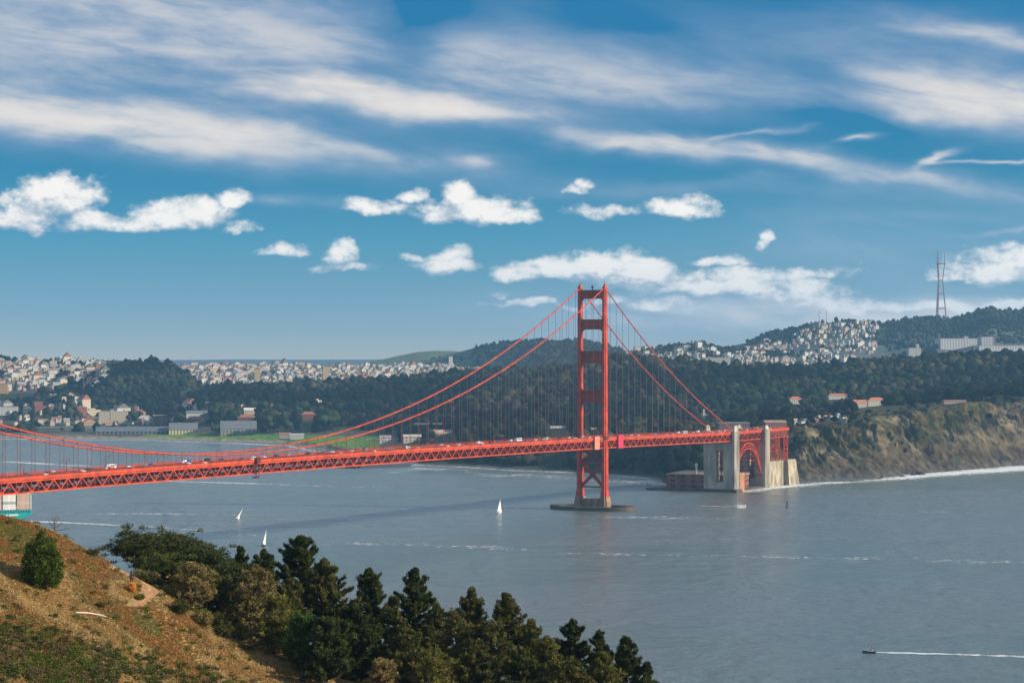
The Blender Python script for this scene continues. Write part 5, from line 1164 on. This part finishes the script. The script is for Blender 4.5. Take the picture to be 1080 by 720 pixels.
TR = [ # kind, px, top, Y, radius px, palette, label
 ('cypress', 152, 553, 318, 34, DK, 'broad dark spreading cypress at the left end of the tree line by the track'),
 ('cypress', 184, 556, 324, 30, DK, 'dark flat topped cypress rising highest behind the track bend'),
 ('cypress', 214, 567, 320, 26, DK, 'dark cypress sloping down from the highest flat topped one'),
 ('cypress', 172, 580, 312, 22, DK, 'low dark cypress filling under the spreading crowns'),
 ('cypress', 236, 582, 316, 22, DK, 'smaller dark cypress leaning toward the pines'),
 ('pine', 254, 580, 322, 13, DK, 'thin dark pine with two pointed tops beside the cypresses'),
 ('olive', 203, 600, 303, 22, OL, 'pale olive scrubby tree in front of the dark cypresses'),
 ('olive', 232, 612, 308, 18, MD, 'mottled green tree between the two pale olive trees'),
 ('olive', 265, 604, 306, 27, OL, 'largest pale olive tree with feathery brown green boughs'),
 ('olive', 288, 632, 300, 18, YG, 'yellow green scrubby tree below the dead looking boughs'),
 ('pine', 278, 583, 318, 18, DK, 'dark pine with a knotted crown left of the tallest pine'),
 ('pine', 318, 569, 322, 29, DK, 'tallest dark pine with spreading top against the water'),
 ('pine', 346, 594, 316, 26, MD, 'bushy green pine shouldering the tallest pine'),
 ('pine', 303, 615, 308, 22, MD, 'mid green pine in front of the tallest pine'),
 ('olive', 318, 652, 298, 13, [(.06, .12, .02), (.08, .14, .03)], 'bright green round shrub tree at the hill edge'),
 ('pine', 370, 640, 312, 24, DK, 'squat dark pine between the bushy pine and the next spire'),
 ('pine', 392, 603, 320, 19, DK, 'dark pine with two separate upright boughs'),
 ('pine', 345, 655, 296, 28, DK, 'very dark low pine at the bottom edge of the hill'),
 ('pine', 417, 632, 316, 18, MD, 'green pine just right of the two bough pine'),
 ('pine', 441, 603, 322, 20, DK, 'dark narrow spire pine, tallest after the gap'),
 ('pine', 462, 640, 312, 20, MD, 'lower green pine right of the narrow spire'),
 ('pine', 498, 623, 322, 19, MD, 'pine with two rounded heads in the middle of the row'),
 ('olive', 483, 648, 306, 22, MD, 'olive green tree under the two headed pine'),
 ('pine', 538, 629, 320, 22, MD, 'airy pine with drooping side boughs'),
 ('olive', 520, 660, 304, 24, MD, 'olive green low tree in front of the airy pine'),
 ('pine', 567, 655, 316, 13, YG, 'small pointed yellow green pine after the airy pine'),
 ('pine', 603, 656, 320, 21, DK, 'dark green pine heading the lower right group'),
 ('pine', 580, 674, 306, 20, YG, 'yellow green pine below the small pointed one'),
 ('pine', 631, 668, 318, 14, DK, 'slim dark pine second in the lower right group'),
 ('pine', 660, 674, 318, 18, DK, 'dark pine with a tufted head near the end of the row'),
 ('pine', 636, 692, 306, 20, YG, 'brownish green pine beneath the tufted head'),
 ('pine', 683, 702, 316, 11, DK, 'last small dark pine at the right end of the row'),
 ('pine', 430, 668, 300, 24, MD, 'green pine low at the frame bottom, left of the middle'),
 ('pine', 393, 664, 302, 22, DK, 'shadowy pine low at the frame bottom beside the squat pine'),
 ('olive', 402, 700, 292, 16, OL, 'pale dry bush tree cut by the bottom of the frame'),
 ('olive', 455, 690, 294, 26, YG, 'yellowish low tree filling the bottom of the frame'),
 ('pine', 553, 690, 298, 24, DK, 'dark low pine filling the bottom below the airy pine'),
 ('olive', 605, 700, 296, 22, MD, 'greenish low tree at the bottom right of the group'),
 ('pine', 505, 684, 298, 20, MD, 'green low pine at the bottom edge below the low olive green tree')]
for i, (k, px, top, Y, rp, pal, lab) in enumerate(TR):
    x, y, zt = place(px, top, Y); tree(k, {'pine': 'pine_tree', 'cypress': 'cypress_tree', 'olive': 'scrub_tree'}[k], lab, x, y, zt, rp * (1.22 if k == 'pine' else 1.1) * Y / F, 100 + i, pal)
def round_cypress():
    x, y, z = fhit(44, 619); s = y / F; e = empty('cypress_bush', (x, y, z)); tag(e, 'dense rounded green cypress standing alone on the golden slope', 'cypress', None); rg = np.random.default_rng(3)
    H = 57 * s; cen = []; 
    lob = [(0, 0, H * .5, 15.5 * s, H * .50), (9 * s, -2 * s, H * .40, 12 * s, H * .40), (-8 * s, -1 * s, H * .42, 12.5 * s, H * .42), (13 * s, -3 * s, H * .27, 8 * s, H * .27), (0, -6 * s, H * .36, 12 * s, H * .36)]
    cen = []
    for (a, b, c, r, h) in lob:
        for k in range(170):
            d = rg.normal(size=3); d /= np.linalg.norm(d); q = rg.random() ** .2; zz = d[2] * q; tap = 1 - max(0, zz) * .35; cen.append((a + d[0] * r * q * tap, b + d[1] * r * q * tap, c + zz * h))
    cen = np.array(cen); col = np.array([(.085, .125, .016), (.060, .095, .014), (.12, .155, .022)])[rg.integers(0, 3, len(cen))] * rg.uniform(.75, 1.2, len(cen))[:, None]
    V, Fc, C = tufts(cen, rg.uniform(.28, .5, len(cen)), 46, .24, col, rg, flat=1, up=.7)
    mb = MB(); mb.tube([(0, 0, -.5), (0, 0, H * .5), (0, 0, H * .9)], [.22, .15, .04], 7); mb.build('trunk', BARK, e); np_mesh('crown', V, Fc, NEEDLE, e, colors=C)
round_cypress()
def bare_tree():
    x, y, z = fhit(58, 561, Y1=302); s = y / F; e = empty('bare_tree', (x, y, z - .2)); tag(e, 'little leafless grey tree with one low side bough on the ridge', 'tree'); m = MB(); h = 20 * s
    m.tube([(0, 0, 0), (.02, 0, h * .35), (-.05, 0, h * .7), (.02, 0, h)], [.12, .09, .05, .02], 6)
    m.build('trunk', mat('grey_bark', (.10, .085, .07), .9), e); m = MB(); rg = random.Random(2)
    for (z0, dx, dz) in ((.25, 1.9, .38), (.42, .9, .62), (.5, -1.0, .78), (.62, .55, .9), (.66, -.5, .95), (.35, -.7, .55), (.75, .3, 1.0)):
        a = Vector((0, 0, h * z0)); b = Vector((dx * .5, rg.uniform(-.3, .3), h * (z0 + dz) / 2 - .1)); c = Vector((dx, rg.uniform(-.4, .4), h * dz)); m.tube([a, b, c], [.06, .04, .015], 5)
        for k in range(6): p = b.lerp(c, rg.random()); m.tube([p, p + Vector((rg.uniform(-.3, .4), rg.uniform(-.3, .3), rg.uniform(.1, .4)))], [.02, .008], 3)
    m.build('branches', MATS['grey_bark'], e)
    x, y, z = fhit(77, 569, Y1=302); e = empty('dead_stem', (x, y, z - .1)); tag(e, 'short dry dead stem poking above the ridge line', 'dead stem'); m = MB(); m.tube([(0, 0, 0), (.05, 0, .5), (0, 0, .85)], [.06, .05, .03], 5); m.tube([(.04, 0, .4), (.3, 0, .62)], [.03, .015], 4); m.build('stem', MATS['grey_bark'], e)
bare_tree()
def pole_():
    a = Vector(fhit(80, 648)); b = Vector(fhit(106, 650.5)); c = Vector(fhit(118, 653)); m = MB(); o = a.copy()
    up = Vector((0, 0, .28)); m.tube([a - o + up, (a + b) / 2 - o + up * 1.3, b - o + up, c - o + up * .6], [.10, .11, .09, .04], 7); ob_ = m.build('fallen_pole', mat('bleached_wood', (.62, .45, .38), .8)); ob_.location = o
    tag(ob_, 'pale bleached pole lying across the dry grass slope', 'pole')
pole_()
def person():
    x, y, z = fhit(138.8, 617); s = y / F; z = z + .02
    e = empty('person', (x, y, z), R(20)); tag(e, 'person in dark clothes standing at the bend of the dirt track', 'person'); 
    me = bpy.data.meshes.new('body'); J = [(0, 0, .95, .15, .11), (0, 0, 1.2, .15, .11), (0, 0, 1.42, .17, .10), (0, 0, 1.52, .06, .06), (0, 0, 1.60, .07, .08), (0, 0, 1.70, .095, .11), (0, 0, 1.80, .07, .08),
     (-.20, 0, 1.42, .06, .06), (-.27, .02, 1.14, .05, .05), (-.25, -.10, .90, .035, .035), (.20, 0, 1.42, .06, .06), (.28, .02, 1.14, .05, .05), (.22, -.12, .92, .035, .035),
     (-.11, 0, .86, .10, .10), (-.13, -.03, .48, .07, .07), (-.13, 0, .09, .045, .05), (-.13, -.17, .05, .045, .03), (.11, 0, .86, .10, .10), (.14, .02, .48, .07, .07), (.15, .04, .09, .045, .05), (.15, -.13, .05, .045, .03)]
    E_ = [(0, 1), (1, 2), (2, 3), (3, 4), (4, 5), (5, 6), (2, 7), (7, 8), (8, 9), (2, 10), (10, 11), (11, 12), (0, 13), (13, 14), (14, 15), (15, 16), (0, 17), (17, 18), (18, 19), (19, 20)]
    me.from_pydata([j[:3] for j in J], E_, []); o = bpy.data.objects.new('body', me); COL.objects.link(o); o.parent = e
    o.modifiers.new('Skin', 'SKIN'); ss = o.modifiers.new('Sub', 'SUBSURF'); ss.levels = 2; ss.render_levels = 2
    me.skin_vertices[0] if False else None
    if not me.skin_vertices:
        bpy.context.view_layer.objects.active = o; 
    sv = me.skin_vertices[0].data
    for i, j in enumerate(J): sv[i].radius = j[3:5]
    sv[0].use_root = True
    me.materials.append(mat('dark_clothes', (.035, .03, .035), .85))
    m = MB(); m.tube([(0, .015, 1.68), (0, .015, 1.78), (0, .01, 1.84)], [.118, .11, .04], 12); m.build('hair', mat('hair', (.03, .02, .015), .8), e, smooth=True)
try: person()
except Exception as ex: print('person', ex)
# shrubs, scrub, grass ----------------------------------------------
def shrub(px, py, wpx, hpx, pal, label, seed, name='shrub', Y1=420, dens=1):
    x, y, z = fhit(px, py, Y1=Y1); s = y / F; rg = np.random.default_rng(seed); r = wpx * s / 2; h = hpx * s; e = empty(name, (x, y, z)); tag(e, label, 'shrub', None)
    n = int((26 + 60 * r * h) * dens); d = rg.normal(size=(n, 3)); d /= np.linalg.norm(d, axis=1)[:, None]; q = rg.random((n, 1)) ** .3; cen = d * q * np.array([r, r * .8, h * .55]) + np.array([0, 0, h * .5]); cen[:, 2] = np.maximum(cen[:, 2], .05)
    m = MB()
    for k in range(7): c = cen[k % n]; m.tube([(0, 0, -.2), tuple(c * .5), tuple(c * .95)], [.05, .03, .01], 4)
    m.build('stems', BARK, e); col = np.array(pal)[rg.integers(0, len(pal), n)] * rg.uniform(.75, 1.25, n)[:, None]; V, Fc, C = tufts(cen, rg.uniform(.16, .3, n), 30, .15, col, rg, up=.6); np_mesh('foliage', V, Fc, NEEDLE, e, colors=C)
shrub(139.5, 624.5, 10, 10, [(.72, .33, .06), (.80, .42, .12), (.6, .24, .04)], 'bright orange autumn bush at the side of the dirt track', 1)
shrub(98, 586, 12, 6, MD, 'low dark bush on the ridge line near the track', 2)
shrub(177, 628, 20, 16, OL, 'brown shrub right of the track bend', 3); shrub(190, 648, 22, 16, MD, 'green brown shrub lower down from the track bend', 4)
shrub(214, 660, 24, 14, OL, 'dry brown shrub at the foot of the pale olive tree', 5); shrub(238, 672, 22, 12, MD, 'dull green shrub along the hill edge below the olive tree', 6)
shrub(166, 600, 16, 7, YG, 'grassy green bush under the spreading cypress', 7); shrub(206, 628, 20, 16, [(.16, .10, .06)], 'reddish bare shrub between track and cypress trunks', 8)
shrub(106, 641, 9, 5, MD, 'small green bush above the fallen pole', 9); shrub(262, 684, 18, 10, OL, 'last dry bush before the pines on the hill edge', 10)
shrub(147, 632, 10, 5, YG, 'small yellow green bush inside the track bend', 12)
def scrub():
    rg = np.random.default_rng(21); n = 15000; X = rg.uniform(-75, -18, n); Y = rg.uniform(232, 302, n); Z = fz(X, Y); py = YH + (HC - Z) / Y * F; px = 540 + F * X / Y
    nz = fbm(X / 5, Y / 5, 3); edge = 632 + px * .30; p = sm(0, 40, py - edge) * .9 + .03
    ok = (rg.random(n) < p * sm(.22, .42, nz) * 1.0) & (px < 335) & (py < 790); X, Y, Z, nz = X[ok], Y[ok], Z[ok], nz[ok]; n = len(X)
    pal = np.array([(.070, .095, .018), (.115, .135, .028), (.045, .060, .016), (.10, .085, .035), (.15, .11, .045), (.085, .11, .018)])
    cen = []; col = []; rr = []
    for i in range(n):
        r = rg.uniform(.3, .85); k = int(7 + r * 13); d = rg.normal(size=(k, 3)); d /= np.linalg.norm(d, axis=1)[:, None]; d[:, 2] = abs(d[:, 2]); c = np.array([X[i], Y[i], Z[i]]) + d * np.array([r, r, r * .75]) * rg.random((k, 1)) ** .4
        pc = pal[min(5, int(abs(nz[i] - .4) * 18 + rg.random() * 2.6))]; cen.append(c); col.append(np.tile(pc, (k, 1)) * rg.uniform(.7, 1.3, (k, 1))); rr.append(rg.uniform(.14, .26, k))
    V, Fc, C = tufts(np.concatenate(cen), np.concatenate(rr), 11, .16, np.concatenate(col), rg, up=.6); tag(np_mesh('scrub_vegetation', V, Fc, NEEDLE, colors=C), kind='stuff'); print('scrub', n, len(Fc))
scrub()
def undergrowth():
    rg = np.random.default_rng(31); n = 430; px = rg.uniform(150, 720, n); Y = rg.uniform(301, 330, n); X = (px - 540) / F * Y; Z = fz(X, Y); cen = []; col = []; rr = []
    pal = np.array([MD[0], MD[1], OL[0], OL[2], DK[0], YG[0]])
    for i in range(n):
        r = rg.uniform(.9, 1.9); k = int(22 + r * 26); d = rg.normal(size=(k, 3)); d /= np.linalg.norm(d, axis=1)[:, None]; d[:, 2] = abs(d[:, 2])
        cen.append(np.array([X[i], Y[i], Z[i]]) + d * np.array([r, r, r * rg.uniform(.8, 1.6)]) * rg.random((k, 1)) ** .4); col.append(np.tile(pal[rg.integers(0, 6)], (k, 1)) * rg.uniform(.7, 1.3, (k, 1))); rr.append(rg.uniform(.25, .42, k))
    V, Fc, C = tufts(np.concatenate(cen), np.concatenate(rr), 26, .24, np.concatenate(col), rg, up=.5); tag(np_mesh('undergrowth', V, Fc, NEEDLE, colors=C), kind='stuff')
undergrowth()
def grass():
    rg = np.random.default_rng(22); n = 120000; X = rg.uniform(-78, -22, n); Y = rg.uniform(238, 304, n); Z = fz(X, Y); px = 540 + F * X / Y; py = YH + (HC - Z) / Y * F
    tr = (px > 112) & (px < 175) & (py > 594) & (py < 640) & (abs(px - np.interp(py, [594, 600, 611, 618, 626, 640], [112, 128, 157, 161, 157, 141])) < 11)
    ok = (px > -15) & (px < 340) & ~tr & (rg.random(n) > .55 * sm(650, 690, py - px * .26)) ; X, Y, Z = X[ok], Y[ok], Z[ok]; n = len(X); cl = fbm(X / 8, Y / 8, 3)
    pal = np.array([(.46, .31, .13), (.38, .25, .09), (.55, .40, .19), (.30, .205, .075), (.36, .185, .065), (.22, .20, .06)]); col = pal[np.clip((cl * 10 - 2.5 + rg.normal(0, .35, n)), 0, 5).astype(int)] * rg.uniform(.92, 1.08, n)[:, None]
    V, Fc, C = tufts(np.stack([X, Y, Z + .02], -1), np.full(n, .14), 7, .17, col, rg, flat=.2, up=1.2, lv=(.9, 1.1)); tag(np_mesh('dry_grass', V, Fc, GRASSM, colors=C), kind='stuff'); print('grass', n)
grass()

# ------------------------------------------------------------------ haze
def haze():
    m = bpy.data.materials.new('haze'); m.use_nodes = True; t = m.node_tree; t.nodes.remove(t.nodes['Principled BSDF'])
    v = t.nodes.new('ShaderNodeVolumePrincipled'); v.inputs['Density'].default_value = HAZE; v.inputs['Color'].default_value = (.30, .64, 1.0, 1); v.inputs['Anisotropy'].default_value = 0.1
    t.links.new(v.outputs[0], t.nodes['Material Output'].inputs['Volume'])
    mb = MB(); mb.box(-9800, 9800, -600, 19700, -15, 620); tag(mb.build('haze', m), kind='stuff')
HAZE = 3.9e-5
haze()
